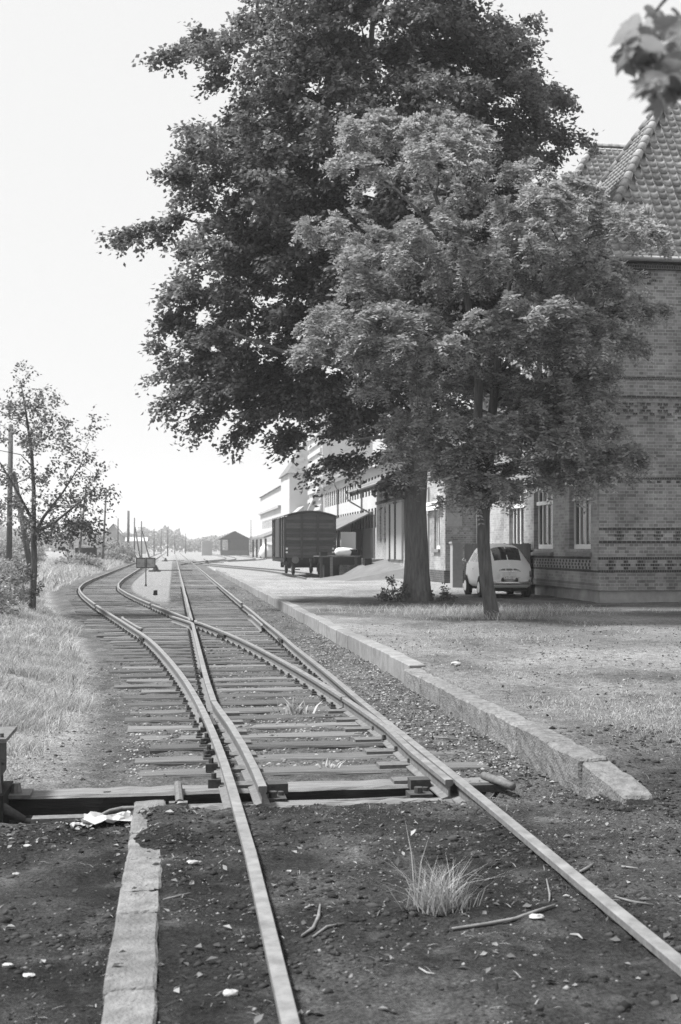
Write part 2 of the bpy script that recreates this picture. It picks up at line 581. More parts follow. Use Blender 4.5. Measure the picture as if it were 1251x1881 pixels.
l.new(at.outputs['Color'], sv.inputs[0])
l.new(mm.outputs[0], sv.inputs['Scale'])
l.new(sv.outputs[0], p.inputs['Base Color'])
p.inputs['Roughness'].default_value = 0.97
p.inputs['Specular IOR Level'].default_value = 0.1
bp = n.new('ShaderNodeBump')
bp.inputs['Strength'].default_value = 1.0
bp.inputs['Distance'].default_value = 0.03
nc = noise_node(38, 10, 0.75)
l.new(nc.outputs[0], bp.inputs['Height'])
l.new(bp.outputs[0], p.inputs['Normal'])
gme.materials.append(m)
go = link('ground', gme)
go['kind'] = 'structure'
go['label'] = 'earth, cinders and gravel of the railway yard'

# ================================================================ TRACK
def rail_mesh(pts, name, parent, head=0.062, hgt=0.135):
    """flat-bottom rail swept along plan points (x, y, z of the running surface)"""
    prof = [(-0.5, 0.0), (-0.5, -0.26), (-0.12, -0.36), (-0.12, -0.82), (-0.92, -0.93), (-0.92, -1.0),
            (0.92, -1.0), (0.92, -0.93), (0.12, -0.82), (0.12, -0.36), (0.5, -0.26), (0.5, 0.0)]
    prof = [(u * head, v * hgt) for u, v in prof]
    prof[0] = (-0.44 * head, 0.0)
    prof[-1] = (0.44 * head, 0.0)
    prof.insert(1, (-0.5 * head, -0.006))
    prof.append((0.5 * head, -0.006))
    prof = prof[:13] + [prof[14], prof[13]] if False else prof
    pts = [Vector(q) for q in pts]
    vs, side, topf = [], [], []
    n_ = len(prof)
    order = [0] + list(range(1, n_))
    for i, q in enumerate(pts):
        d = pts[min(i + 1, len(pts) - 1)] - pts[max(i - 1, 0)]
        d.z = 0
        d.normalize()
        s_ = Vector((d.y, -d.x, 0))
        for u, v in prof:
            vs.append(q + s_ * u + Vector((0, 0, v)))
    o = org(parent)
    # profile order: 0 top-left, 1 chamfer-left ... n-2 (0.44 top right), n-1 chamfer right
    seq = list(range(0, n_ - 2)) + [n_ - 1, n_ - 2]
    me = bpy.data.meshes.new(name)
    faces, mats_ = [], []
    for i in range(len(pts) - 1):
        for j in range(n_):
            a, b = seq[j], seq[(j + 1) % n_]
            faces.append((i * n_ + a, (i + 1) * n_ + a, (i + 1) * n_ + b, i * n_ + b))
            mats_.append(0 if j in (n_ - 1, 0, n_ - 2) else 1)
    faces.append(tuple(seq))
    mats_.append(1)
    faces.append(tuple((len(pts) - 1) * n_ + a for a in seq[::-1]))
    mats_.append(1)
    me.from_pydata([tuple(v - o) for v in vs], [], faces)
    me.materials.append(M['steel_top'])
    me.materials.append(M['rail_rust'])
    me.polygons.foreach_set('material_index', mats_)
    me.update()
    ob = bpy.data.objects.new(name, me)
    C.objects.link(ob)
    ob.parent = parent
    return ob

def off(y, s):
    h = float(hdg(y))
    return (float(cdiv(y)) + s * math.cos(h), y - s * math.sin(h), 0.0)

turnout = thing('railway_turnout', 'railway turnout in the foreground with open and closed switch blades and a crossing frog', 'turnout', (1.14, 8, -0.2))
GAP = 0.0
def wob(y, s):
    return 0.006 * math.sin(y * 0.9 + s)
# right stock rail runs straight through, left stock rail bends away to the left
rail_mesh([(TRK_R + wob(y, 1), y, 0) for y in np.arange(1.0, 33.0, 1.0)], 'stock_rail', turnout)
pl = [(TRK_L + wob(y, 2), y, 0) for y in np.arange(1.0, 7.0, 1.0)] + [off(y, -0.755) for y in np.arange(7.0, 33.1, 0.75)]
rail_mesh(pl, 'stock_rail', turnout)
# left closure rail with its open switch blade
bl = [(0.575, 7.62), (0.57, 8.2), (0.545, 9.2), (0.495, 10.4), (0.44, 11.3), (0.405, 11.95)]
rail_mesh([(x, y, 0) for x, y in bl], 'switch_blade', turnout, head=0.058)
rail_mesh([(0.405, 11.97, 0), (0.39, 13.5, 0)] + [(TRK_L, y, 0) for y in np.arange(15, 24.2, 1.5)] + [(0.383, 24.35, 0)], 'closure_rail', turnout)
# right blade closed against the stock rail, then the diverging closure rail to the frog
blr = [(1.828, 7.66), (1.815, 8.8)] + [off(y, 0.755)[:2] for y in np.arange(10.0, 12.1, 0.5)]
rail_mesh([(x, y, 0) for x, y in blr], 'switch_blade', turnout, head=0.055)
rail_mesh([off(y, 0.755) for y in np.arange(12.05, 24.3, 0.75)] + [off(24.3, 0.755), (0.46, 24.75, 0), (0.47, 25.3, 0)], 'closure_rail', turnout)
# frog: a vee of two rails and wing rails
rail_mesh([(TRK_L, y, 0) for y in np.arange(25.25, 33.1, 1.5)] + [(TRK_L, 33.0, 0)], 'frog_rail', turnout)
rail_mesh([(0.36, 25.3, 0)] + [off(y, 0.755) for y in np.arange(25.9, 33.1, 0.75)], 'frog_rail', turnout)
rail_mesh([(0.383, 24.36, 0), (0.335, 24.8, 0), (0.20, 25.6, 0), (0.06, 26.4, 0), (-0.03, 26.8, 0)], 'wing_rail', turnout)
# check rails
rail_mesh([(TRK_R - 0.15, 23.4, -0.005), (TRK_R - 0.115, 23.9, -0.005), (TRK_R - 0.115, 27, -0.005), (TRK_R - 0.15, 27.4, -0.005)], 'check_rail', turnout, head=0.05)
rail_mesh([Vector(off(23.0, -0.60)), Vector(off(23.5, -0.635)), Vector(off(26.4, -0.635)), Vector(off(26.9, -0.60))], 'check_rail', turnout, head=0.05)

# sleepers: rough timber baulks sharing four meshes of unit length
def slp_mesh(i, m):
    r_ = random.Random(i)
    vs, fs = [], []
    nseg = 9
    for k in range(nseg):
        x = -0.5 + k / (nseg - 1)
        for (yy, zz) in ((-0.12, -0.15), (0.12, -0.15), (0.125, -0.018), (0.108, 0.0), (-0.108, 0.0), (-0.125, -0.018)):
            e = 0.006 if zz > -0.1 else 0
            vs.append((x, yy + r_.uniform(-e, e) * 1.5, zz + r_.uniform(-e, e) * 0.6))
    for k in range(nseg - 1):
        for j in range(6):
            a, b = k * 6 + j, k * 6 + (j + 1) % 6
            fs.append((a, b, b + 6, a + 6))
    fs.append(tuple(range(6))[::-1])
    fs.append(tuple(range((nseg - 1) * 6, nseg * 6)))
    me = bpy.data.meshes.new('sleeper')
    me.from_pydata(vs, [], fs)
    me.materials.append(m)
    me.update()
    return me
SLP = [slp_mesh(i, M['timber']) for i in range(5)]
ch = B()
ch.box(-0.11, 0.11, -0.075, 0.075, 0, 0.012)
for sx_ in (-1, 1):
    ch.box(sx_ * 0.075 - 0.025, sx_ * 0.075 + 0.025, -0.03, 0.03, 0.012, 0.032)
    ch.tube([(sx_ * 0.085, 0, 0.02), (sx_ * 0.085, 0, 0.058)], 0.016, 6)
CHAIR = ch.mesh('rail_chair', M['iron'])

def sleeper(parent, xc, y, length, ang=0.0, rails=(), chairs=True, zt=-0.136):
    o = link('sleeper', random.choice(SLP), parent, (xc, y, zt + random.uniform(-0.006, 0.004)), (random.uniform(-.012, .012), random.uniform(-.002, .002), ang + random.uniform(-0.008, 0.008)), (length, random.uniform(0.95, 1.08), 1))
    if chairs:
        for rx in rails:
            c_ = link('rail_chair', CHAIR, o)
            c_.location = ((rx - xc) / length, 0, 0.001)
            c_.scale = (1 / length, 1, 1)
    return o
y = 8.92
while y < 33.0:
    left = float(cdiv(y)) - 0.755
    x0 = left - 0.5 - random.uniform(0.0, 0.34)
    x1 = TRK_R + 0.5 + random.uniform(0.0, 0.12)
    rl = [left]
    if y > 12.1:
        rl += [float(cdiv(y)) + 0.755]
        rl += [TRK_L] if y < 24 or y > 26 else []
    rl += [TRK_R]
    sleeper(turnout, (x0 + x1) / 2, y, x1 - x0, 0, rl, chairs=True)
    y += 0.57 + random.uniform(-0.04, 0.04)
# toe timbers
def baulk(name, m, parent, x0, x1, y0, y1, z0, z1, seg=24, jit=0.006):
    b = B()
    rr = random.Random(int(x0 * 100 + y0 * 999))
    vs, fs = [], []
    for k in range(seg + 1):
        x = x0 + (x1 - x0) * k / seg
        j = [rr.uniform(-jit, jit) for _ in range(4)]
        for (yy, zz) in ((y0, z0), (y0 + j[0], z1 - 0.02), (y0 + 0.02 + j[1], z1 + j[2] * .6), (y1 - 0.02, z1 + j[3] * .6), (y1, z1 - 0.02), (y1, z0)):
            vs.append((x, yy, zz))
    for k in range(seg):
        for j in range(6):
            a, c_ = k * 6 + j, k * 6 + (j + 1) % 6
            fs.append((a, a + 6, c_ + 6, c_))
    fs.append(tuple(range(6)))
    fs.append(tuple(range(seg * 6, seg * 6 + 6))[::-1])
    ob = b.add(vs, fs).build(name, m, parent)
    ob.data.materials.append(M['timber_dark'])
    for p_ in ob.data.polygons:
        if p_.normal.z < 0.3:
            p_.material_index = 1  # every face not pointing up gets the near-black timber
    return ob
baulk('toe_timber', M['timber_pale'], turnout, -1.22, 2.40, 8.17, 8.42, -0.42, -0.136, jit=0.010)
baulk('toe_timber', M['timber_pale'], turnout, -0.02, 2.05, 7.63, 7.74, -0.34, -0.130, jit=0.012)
# slide plates under the blades and stock-rail braces
for yy in np.arange(8.3, 12.0, 0.6):
    for xs, xe in ((0.32, 0.66), (1.56, 1.86)):
        B().box(xs, xe, yy - 0.075, yy + 0.075, -0.138, -0.112).build('slide_plate', M['iron_mid'], turnout)
        bx = 0.30 if xs < 1 else 1.98
        B().box(bx - 0.06, bx + 0.03, yy - 0.04, yy + 0.04, -0.138, -0.075).tube([(bx - 0.02, yy, -0.08), (bx - 0.02, yy, -0.035)], 0.02, 6).build('rail_brace', M['iron'], turnout)
# throw rods, clamps
B().tube([(-0.98, 7.94, -0.245), (-0.86, 7.93, -0.25), (-0.62, 7.93, -0.262), (-0.52, 7.93, -0.25), (-0.42, 7.93, -0.20), (-0.34, 7.93, -0.185), (0.2, 7.93, -0.185), (0.60, 7.92, -0.18)], 0.016, 8).build('throw_rod', M['iron_mid'], turnout, True)
B().tube([(-0.92, 7.94, -0.248), (-0.72, 7.93, -0.258)], 0.026, 6).build('turnbuckle', M['iron_mid'], turnout)
B().tube([(0.62, 7.90, -0.175), (1.2, 7.90, -0.178), (1.75, 7.92, -0.172)], 0.018, 8).build('stretcher_rod', M['iron_mid'], turnout, True)
for x_ in (0.66, 1.66):
    lk = B()
    lk.box(x_ - 0.07, x_ + 0.09, 7.80, 7.96, -0.18, -0.125)
    lk.tube([(x_, 7.86, -0.13), (x_, 7.86, -0.085)], 0.03, 8)
    lk.tube([(x_ + 0.06, 7.92, -0.13), (x_ + 0.06, 7.92, -0.10)], 0.022, 6)
    lk.box(x_ - 0.02, x_ + 0.12, 8.02, 8.14, -0.14, -0.07)
    lk.build('blade_bracket', M['iron'], turnout)
B().tube([(0.04, 7.70, -0.11), (0.03, 8.28, -0.105)], 0.028, 8).box(-0.03, 0.09, 7.66, 7.72, -0.15, -0.1).build('rod_guide', M['iron_mid'], turnout)
B().box(2.05, 2.36, 7.98, 8.06, -0.16, -0.11).build('rod_cover', M['iron'], turnout)
B().tube([(2.30, 7.78, -0.085), (2.20, 8.16, -0.08)], 0.03, 8).build('cover_pipe', M['iron_mid'], turnout, True)
# fishplates at rail joints
for (x_, y_, s_) in ((float(cdiv(21.3)) - 0.755, 21.3, 1), (TRK_R, 20.6, -1), (float(cdiv(21.8)) + 0.755, 21.8, -1), (TRK_L, 15.4, -1), (TRK_L, 24.2, -1), (0.33, 10.9, -1)):
    h_ = -float(hdg(y_)) if abs(x_ - TRK_L) > 0.02 and abs(x_ - TRK_R) > 0.02 else 0
    f_ = B().box(-0.045, -0.012, -0.3, 0.3, -0.105, -0.04).box(0.012, 0.045, -0.3, 0.3, -0.105, -0.04)
    for k in (-0.22, -0.08, 0.08, 0.22):
        f_.cyl((-0.065, k, -0.072), (0.065, k, -0.072), 0.014, 6)
    link('fishplate', f_.mesh('fishplate', M['iron']), turnout, (x_, y_, 0), (0, 0, h_))

main = thing('railway_track', 'straight through track running from the turnout towards the horizon', 'track', (1.14, 33, -0.2))
for xr in (TRK_L, TRK_R):
    rail_mesh([(xr + wob(y, xr), y, 0) for y in (33.0, 36, 40, 45, 50, 60, 70, 85, 100, 120, 150, 200, 260, 340, 420)], 'rail', main)
y = 33.2
while y < 112:
    sleeper(main, 1.14 + random.uniform(-.04, .04), y, 2.5, 0, (TRK_L, TRK_R), chairs=y < 50)
    y += 0.63
side = thing('railway_track', 'curving side track that swings left past the grass bank', 'track', (-2.5, 33, -0.2))
for s_ in (-0.755, 0.755):
    rail_mesh([off(y, s_) for y in list(np.arange(33.0, 60, 0.75)) + [60, 70, 85, 100, 130, 180, 260, 400]], 'rail', side)
y = 33.2
while y < 105:
    c_, h_ = float(cdiv(y)), float(hdg(y))
    sleeper(side, c_, y, 2.5, -h_, (c_ - 0.755, c_ + 0.755), chairs=y < 50)
    y += 0.63

def simple_track(label, pts, y0, y1, name='railway_track'):
    t = thing(name, label, 'track', (pts[0][0], pts[0][1], -0.2))
    P = np.array(pts, dtype=float)
    seg = np.concatenate([[0], np.cumsum(np.hypot(np.diff(P[:, 0]), np.diff(P[:, 1])))])
    ss = np.arange(0, seg[-1], 3.0)
    xs, ys = np.interp(ss, seg, P[:, 0]), np.interp(ss, seg, P[:, 1])
    k = np.ones(5) / 5
    xs2, ys2 = np.convolve(np.pad(xs, 2, mode='edge'), k, 'valid'), np.convolve(np.pad(ys, 2, mode='edge'), k, 'valid')
    dx, dy = np.gradient(xs2), np.gradient(ys2)
    ln = np.hypot(dx, dy)
    nx_, ny_ = dy / ln, -dx / ln
    for s_ in (-0.755, 0.755):
        rail_mesh([(a + u * s_, b + v * s_, 0.0) for a, b, u, v in zip(xs2, ys2, nx_, ny_)], 'rail', t)
    return t
simple_track('siding track under the goods wagon, curving back to the main line', [(7.55, 58.5), (7.55, 68), (7.5, 76), (6.8, 84), (5.3, 95), (3.7, 107), (2.3, 120), (1.5, 134), (1.2, 150)], 0, 0)
simple_track('far curving yard track right of the main line', [(1.3, 112), (2.6, 128), (5.2, 145), (7.6, 160), (9.0, 185), (9.4, 230), (9.4, 330)], 0, 0)
simple_track('far yard track beside the white buildings', [(5.0, 138), (9.5, 150), (12.6, 168), (13.6, 200), (13.8, 330)], 0, 0)

# ================================================================ KERBS
def rough_block(name, m, parent, x0, x1, y0, y1, z0, z1, jit, seg=(4, 6, 4), seed=0, zfun=None):
    """box with its faces split and roughened"""
    rr = random.Random(seed)
    bm = bmesh.new()
    bmesh.ops.create_cube(bm, size=1)
    for v in bm.verts:
        u = v.co
        v.co = Vector((x0 + (u.x + .5) * (x1 - x0), y0 + (u.y + .5) * (y1 - y0), z0 + (u.z + .5) * (z1 - z0)))
    bmesh.ops.bevel(bm, geom=[e for e in bm.edges], offset=min(0.018, jit * 2.2), segments=1, affect='EDGES')
    bmesh.ops.subdivide_edges(bm, edges=[e for e in bm.edges if e.calc_length() > 0.1], cuts=5, use_grid_fill=True)
    for v in bm.verts:
        x, y_, z = v.co
        f3 = 2 * (float(vnoise(x * 1.0 + seed * 3.1, y_ + z * 1.7, 0.11, seed)) - 0.5)
        j = Vector((rr.uniform(-jit, jit) * .4 + f3 * jit, rr.uniform(-jit, jit) * .3, rr.uniform(-jit, jit) * .4 + f3 * jit))
        if zfun and z > (z0 + z1) / 2:
            z = z + zfun(y_)
        v.co = Vector((x, y_, z)) + j
    me = bpy.data.meshes.new(name)
    c0 = Vector(((x0 + x1) / 2, (y0 + y1) / 2, z0))
    for v in bm.verts:
        v.co -= c0
    bm.to_mesh(me)
    bm.free()
    me.materials.append(m)
    return link(name, me, parent, c0)
kerb = thing('platform_kerb', 'rough worn stone kerb along the near end of the platform', 'kerb', (KX, 7.0, -0.25))
y = 13.95
zt = 0.10
ys_ = [13.95, 13.0, 12.05, 11.05, 10.15, 9.25, 8.45, 7.72, 6.95]
for i in range(len(ys_) - 1):
    b_, a_ = ys_[i], ys_[i + 1]
    off_ = -0.09 + 0.012 * random.uniform(-1, 1)
    zz = (0.085, 0.09, 0.095, 0.10, 0.105, 0.11, 0.105, 0.09)[i]
    zf = None
    if i == len(ys_) - 2:
        zf = lambda yy: -0.085 * max(0, (7.72 - yy) / 0.77) ** 1.3
    rough_block('kerb_stone', M['stone'], kerb, KX + off_, KX + off_ + 0.21, a_ + 0.006, b_ - 0.006, -0.30, zz, 0.008, seed=i, zfun=zf)
kerb2 = thing('platform_kerb', 'straight concrete slab kerb running back beside the through track', 'kerb', (KX, 14, -0.25))
y = 14.0
i = 0
while y < 80:
    L_ = 1.28
    dx = random.uniform(-0.012, 0.012)
    hh = 0.125 + random.uniform(-0.012, 0.012)
    if y > 60:
        hh -= 0.05 * random.random()
    o_ = B().box(-0.001, 0.21, 0.004, L_ - 0.004, -0.42, 0.0)
    if i < 6:
        me_ = o_.mesh('kerb_slab', M['concrete'])
        bmv = bmesh.new()
        bmv.from_mesh(me_)
        bmesh.ops.bevel(bmv, geom=[e for e in bmv.edges], offset=0.012 + 0.002 * i, segments=1, affect='EDGES')
        bmv.to_mesh(me_)
        bmv.free()
        if i == 0:
            KS = []
        KS.append(me_)
    link('kerb_slab', KS[i % 6], kerb2, (KX - 0.02 + dx, y, hh), (0, random.uniform(-.02, .02), random.uniform(-.006, .006)))
    y += L_
    i += 1
slab = thing('edging_slabs', 'row of pale cracked edging slabs in the left foreground', 'kerb', (-0.15, 3, -0.3))
ys_ = [2.2, 3.3, 4.28, 5.18, 6.05, 6.62, 7.48]
for i in range(6):
    rough_block('edging_slab', M['slab'], slab, -0.245 + random.uniform(-.006, .006), -0.06 + random.uniform(-.008, .008), ys_[i] + 0.006, ys_[i + 1] - 0.006, -0.30, -0.035 + random.uniform(-.004, .003), 0.005, seed=40 + i)

print('stage track', len(bpy.data.objects))

# ================================================================ STATION BUILDING
FX, FY = 11.12, 29.62        # near left corner of the brick building
BX1, BY1 = 23.0, 38.6        # far right and back of the front block
EAVE = 9.15
RY1 = 36.2                  # the hipped roof stops short of the rear block
stn = thing('station_building', 'tall brick station building with tiled hipped roof on the right', 'building', (FX, FY, 0.1))

def wall_y(b, X, y0, y1, z0, z1, ops):
    """wall in the plane x = X with rectangular openings (ya, yb, za, zb)"""
    ys = sorted({y0, y1, *[o[0] for o in ops], *[o[1] for o in ops]})
    zs = sorted({z0, z1, *[o[2] for o in ops], *[o[3] for o in ops]})
    for a, c_ in zip(ys[:-1], ys[1:]):
        for e, f_ in zip(zs[:-1], zs[1:]):
            ym, zm = (a + c_) / 2, (e + f_) / 2
            if any(o[0] < ym < o[1] and o[2] < zm < o[3] for o in ops):
                continue
            b.quad((X, c_, e), (X, a, e), (X, a, f_), (X, c_, f_))
    return b
def reveal(b, X, dep, ya, yb, za, zb):
    b.quad((X, ya, za), (X + dep, ya, za), (X + dep, ya, zb), (X, ya, zb))
    b.quad((X, yb, za), (X, yb, zb), (X + dep, yb, zb), (X + dep, yb, za))
    b.quad((X, ya, za), (X, yb, za), (X + dep, yb, za), (X + dep, ya, za))
    b.quad((X, ya, zb), (X + dep, ya, zb), (X + dep, yb, zb), (X, yb, zb))

lowW = [(ya, yb, 1.52, 3.75) for ya, yb in ((30.14, 31.98), (33.43, 35.27), (36.3, 38.0))]
upW = [(yc - 0.55, yc + 0.55, 5.95, 7.62) for yc in (31.2, 34.4, 37.2)]
b = B()
wall_y(b, FX, FY, BY1, 0.42, EAVE, lowW + upW)
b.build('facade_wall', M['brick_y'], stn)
for o_ in lowW + upW:
    b = B()
    reveal(b, FX, 0.24, *o_)
    b.build('window_reveal', M['brick_y'], stn)
b = B()
# segmental arch fillets in the window heads
for (ya, yb, za, zb) in lowW:
    for s_, y_ in ((1, ya), (-1, yb)):
        b.add([(FX + 0.003, y_, zb), (FX + 0.003, y_, zb - 0.28), (FX + 0.003, y_ + s_ * 0.18, zb - 0.11), (FX + 0.003, y_ + s_ * 0.42, zb - 0.01)], [(0, 1, 2, 3)])
b.build('arch_fillets', M['brick_y'], stn)['kind'] = 'stuff'
b = B()
b.quad((FX, FY, 0.42), (BX1, FY, 0.42), (BX1, FY, EAVE), (FX, FY, EAVE))
b.quad((BX1, BY1, 0.42), (FX, BY1, 0.42), (FX, BY1, EAVE), (BX1, BY1, EAVE))
b.quad((BX1, FY, 0.42), (BX1, BY1, 0.42), (BX1, BY1, EAVE), (BX1, FY, EAVE))
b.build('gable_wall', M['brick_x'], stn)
B().box(FX + 0.03, BX1 - 0.03, FY + 0.03, BY1 - 0.05, -0.4, 0.418).build('plinth', M['plaster'], stn)
B().box(FX - 0.035, BX1, FY - 0.035, BY1, 0.42, 0.62).build('plinth_course', M['brick_x'], stn)
# windows
def window(parent, X, ya, yb, za, zb, transom=None, mull=2, label=None, curtain=True):
    fr = B()
    x0, x1 = X + 0.10, X + 0.16
    fw = 0.06
    fr.box(x0, x1, ya, ya + fw, za, zb).box(x0, x1, yb - fw, yb, za, zb)
    fr.box(x0 - 0.002, x1 + 0.002, ya + fw, yb - fw, za, za + 0.13).box(x0 - 0.002, x1 + 0.002, ya + fw, yb - fw, zb - fw, zb)
    wn = fr.build('window', M['white'], parent)
    if transom:
        B().box(x0 - 0.06, x1 + 0.004, ya + 0.002, yb - 0.002, transom, transom + 0.11).build('transom', M['white'], wn)
    for k in range(mull):
        yc = ya + (yb - ya) * (k + 1) / (mull + 1)
        B().box(x0 - 0.004, x1 - 0.004, yc - 0.03, yc + 0.03, za + 0.13, zb - fw).build('mullion', M['white'], wn)
    B().quad((x1 - 0.02, yb - fw, za + 0.13), (x1 - 0.02, ya + fw, za + 0.13), (x1 - 0.02, ya + fw, zb - fw), (x1 - 0.02, yb - fw, zb - fw)).build('pane', M['glass'], wn)
    if curtain:
        for s0, s1 in ((0.10, 0.33), (0.62, 0.9)):
            B().quad((x1 + 0.10, ya + (yb - ya) * s1, za + 0.1), (x1 + 0.10, ya + (yb - ya) * s0, za + 0.1), (x1 + 0.10, ya + (yb - ya) * s0, zb - 0.1), (x1 + 0.10, ya + (yb - ya) * s1, zb - 0.1)).build('curtain', M['curtain'], wn)
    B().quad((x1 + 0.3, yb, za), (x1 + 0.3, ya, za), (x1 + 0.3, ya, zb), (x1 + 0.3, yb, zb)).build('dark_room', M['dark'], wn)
    return wn
for o_ in lowW:
    wn = window(stn, FX + 0.04, *o_, transom=2.86, mull=3)
    sl = B().add([(FX - 0.10, o_[0] - 0.06, 1.40), (FX - 0.10, o_[1] + 0.06, 1.40), (FX + 0.2, o_[1] + 0.06, 1.53), (FX + 0.2, o_[0] - 0.06, 1.53),
                  (FX - 0.10, o_[0] - 0.06, 1.32), (FX - 0.10, o_[1] + 0.06, 1.32), (FX + 0.2, o_[1] + 0.06, 1.32), (FX + 0.2, o_[0] - 0.06, 1.32)],
                 [(0, 3, 2, 1), (4, 5, 6, 7), (0, 1, 5, 4), (0, 4, 7, 3), (1, 2, 6, 5)])
    sl.build('sill', M['sill'], wn)
for o_ in upW:
    wn = window(stn, FX + 0.06, *o_, transom=6.9, mull=1)
    B().box(FX - 0.08, FX + 0.2, o_[0] - 0.08, o_[1] + 0.08, 5.84, 5.948).build('sill', M['sill'], wn)
    for k in range(9):
        z_ = 6.0 + k * 0.185
        for y_ in (o_[0] - 0.11, o_[1] + 0.002):
            B().box(FX - 0.012, FX + 0.05, y_, y_ + 0.108, z_, z_ + 0.088).build('quoin', M['white'], stn)
# string courses on the facade: white with dentils
def dentils(z, h, wtop=True):
    y_ = FY + 0.06
    if wtop:
        B().box(FX - 0.05, FX + 0.02, FY - 0.004, BY1, z, z + h).build('string_course', M['white'], stn)
    d = B()
    while y_ < BY1 - 0.1:
        d.box(FX - 0.03, FX + 0.02, y_, y_ + 0.13, z - 0.15, z - 0.002)
        y_ += 0.27
    d.build('dentil_row', M['white'], stn)['kind'] = 'stuff'
dentils(5.50, 0.09)
dentils(7.86, 0.10)
dentils(3.42, 0.05, False)
B().box(FX - 0.045, FX + 0.02, FY - 0.003, BY1, 5.70, 5.77).build('string_course', M['white'], stn)
# dark glazed courses, on the gable and the facade
for z_ in (0.93, 1.27, 1.695, 2.045, 3.40, 5.54, 6.05):
    B().box(FX - 0.004, BX1, FY - 0.006, FY + 0.01, z_ - 0.036, z_ + 0.036).build('dark_course', M['brick_dk_x'], stn)
for z_ in (0.93, 1.27):
    B().box(FX - 0.006, FX + 0.01, FY + 0.012, BY1, z_ - 0.036, z_ + 0.036).build('dark_course', M['brick_dk_y'], stn)
# patterns of dark bricks between the courses (gable)
def pat(rows, x0, step, z0, w_=0.125):
    d = B()
    x_ = x0
    while x_ < 16.6:
        for k, row in enumerate(rows):
            z_ = z0 - k * 0.0877
            for c_ in row:
                xx = x_ + c_ * 0.135
                d.box(xx, xx + w_, FY - 0.005, FY + 0.01, z_ - 0.034, z_ + 0.034)
        x_ += step
    d.build('dark_brick_pattern', M['brick_dk_x'], stn)['kind'] = 'stuff'
pat([(0.5,), (0, 1), (0.5,)], FX + 0.42, 0.545, 1.958)
pat([(0.5,), (0, 1), (0.5,)], FX + 0.20, 0.407, 1.183)
pat([(0,)], FX + 0.25, 0.27, 3.31)
pat([(0, 1.2), (0.5,), (0, 1.2), (2,), (0.6,)], FX + 0.18, 0.48, 5.36)
pat([(0, 1.2), (0.7,)], FX + 0.4, 0.62, 7.86)
pat([(0.5,), (1.5,), (0.5,)], FX + 0.3, 0.95, 8.75)
d = B()
l2 = B()
y_ = FY + 0.1
while y_ < BY1:
    for k, (o1) in enumerate((0.0, 0.0675, 0.0)):
        z_ = 1.183 - k * 0.0877
        d.box(FX - 0.005, FX + 0.01, y_ + o1, y_ + o1 + 0.11, z_ - 0.034, z_ + 0.034)
        l2.box(FX - 0.0045, FX + 0.01, y_ + o1 + 0.125, y_ + o1 + 0.235, z_ - 0.034, z_ + 0.034)
    y_ += 0.27
d.build('dark_brick_pattern', M['brick_dk_y'], stn)['kind'] = 'stuff'
l2.build('light_brick_pattern', M['brick_lt'], stn)['kind'] = 'stuff'
for yc in (FY + 0.3, 32.9, 35.9):
    B().box(FX - 0.03, FX + 0.01, yc - 0.25, yc + 0.25, 0.95, EAVE - 0.35).build('pilaster', M['brick_y'], stn) if yc < 30 else None
# corbel brackets under the gutter on the gable
for k in range(6):
    x_ = FX + 1.05 + k * 1.6
    cb_ = B().box(x_, x_ + 0.34, FY - 0.10, FY + 0.01, 8.80, 8.88).box(x_ + 0.06, x_ + 0.28, FY - 0.05, FY + 0.01, 8.70, 8.798)
    cb_.build('corbel', M['brick_dk_x'], stn)
# eaves cornice and half-round gutter
OV = 0.28
B().box(FX - 0.12, BX1 + .1, FY - 0.12, BY1 + .1, EAVE - 0.22, EAVE - 0.08).build('eaves_course', M['brick_dk_x'], stn)
B().box(FX - OV, BX1 + OV, FY - OV, BY1 + OV, EAVE - 0.08, EAVE).build('eaves_board', M['board'], stn)
def gutter(p, q, parent=stn):
    B().tube([p, q], 0.075, 10).build('gutter', M['zinc'], parent, True)
gutter((FX - OV - 0.06, FY - OV - 0.06, EAVE + 0.0), (BX1, FY - OV - 0.06, EAVE + 0.0))
gutter((FX - OV - 0.06, FY - OV - 0.06, EAVE + 0.0), (FX - OV - 0.06, BY1, EAVE + 0.0))

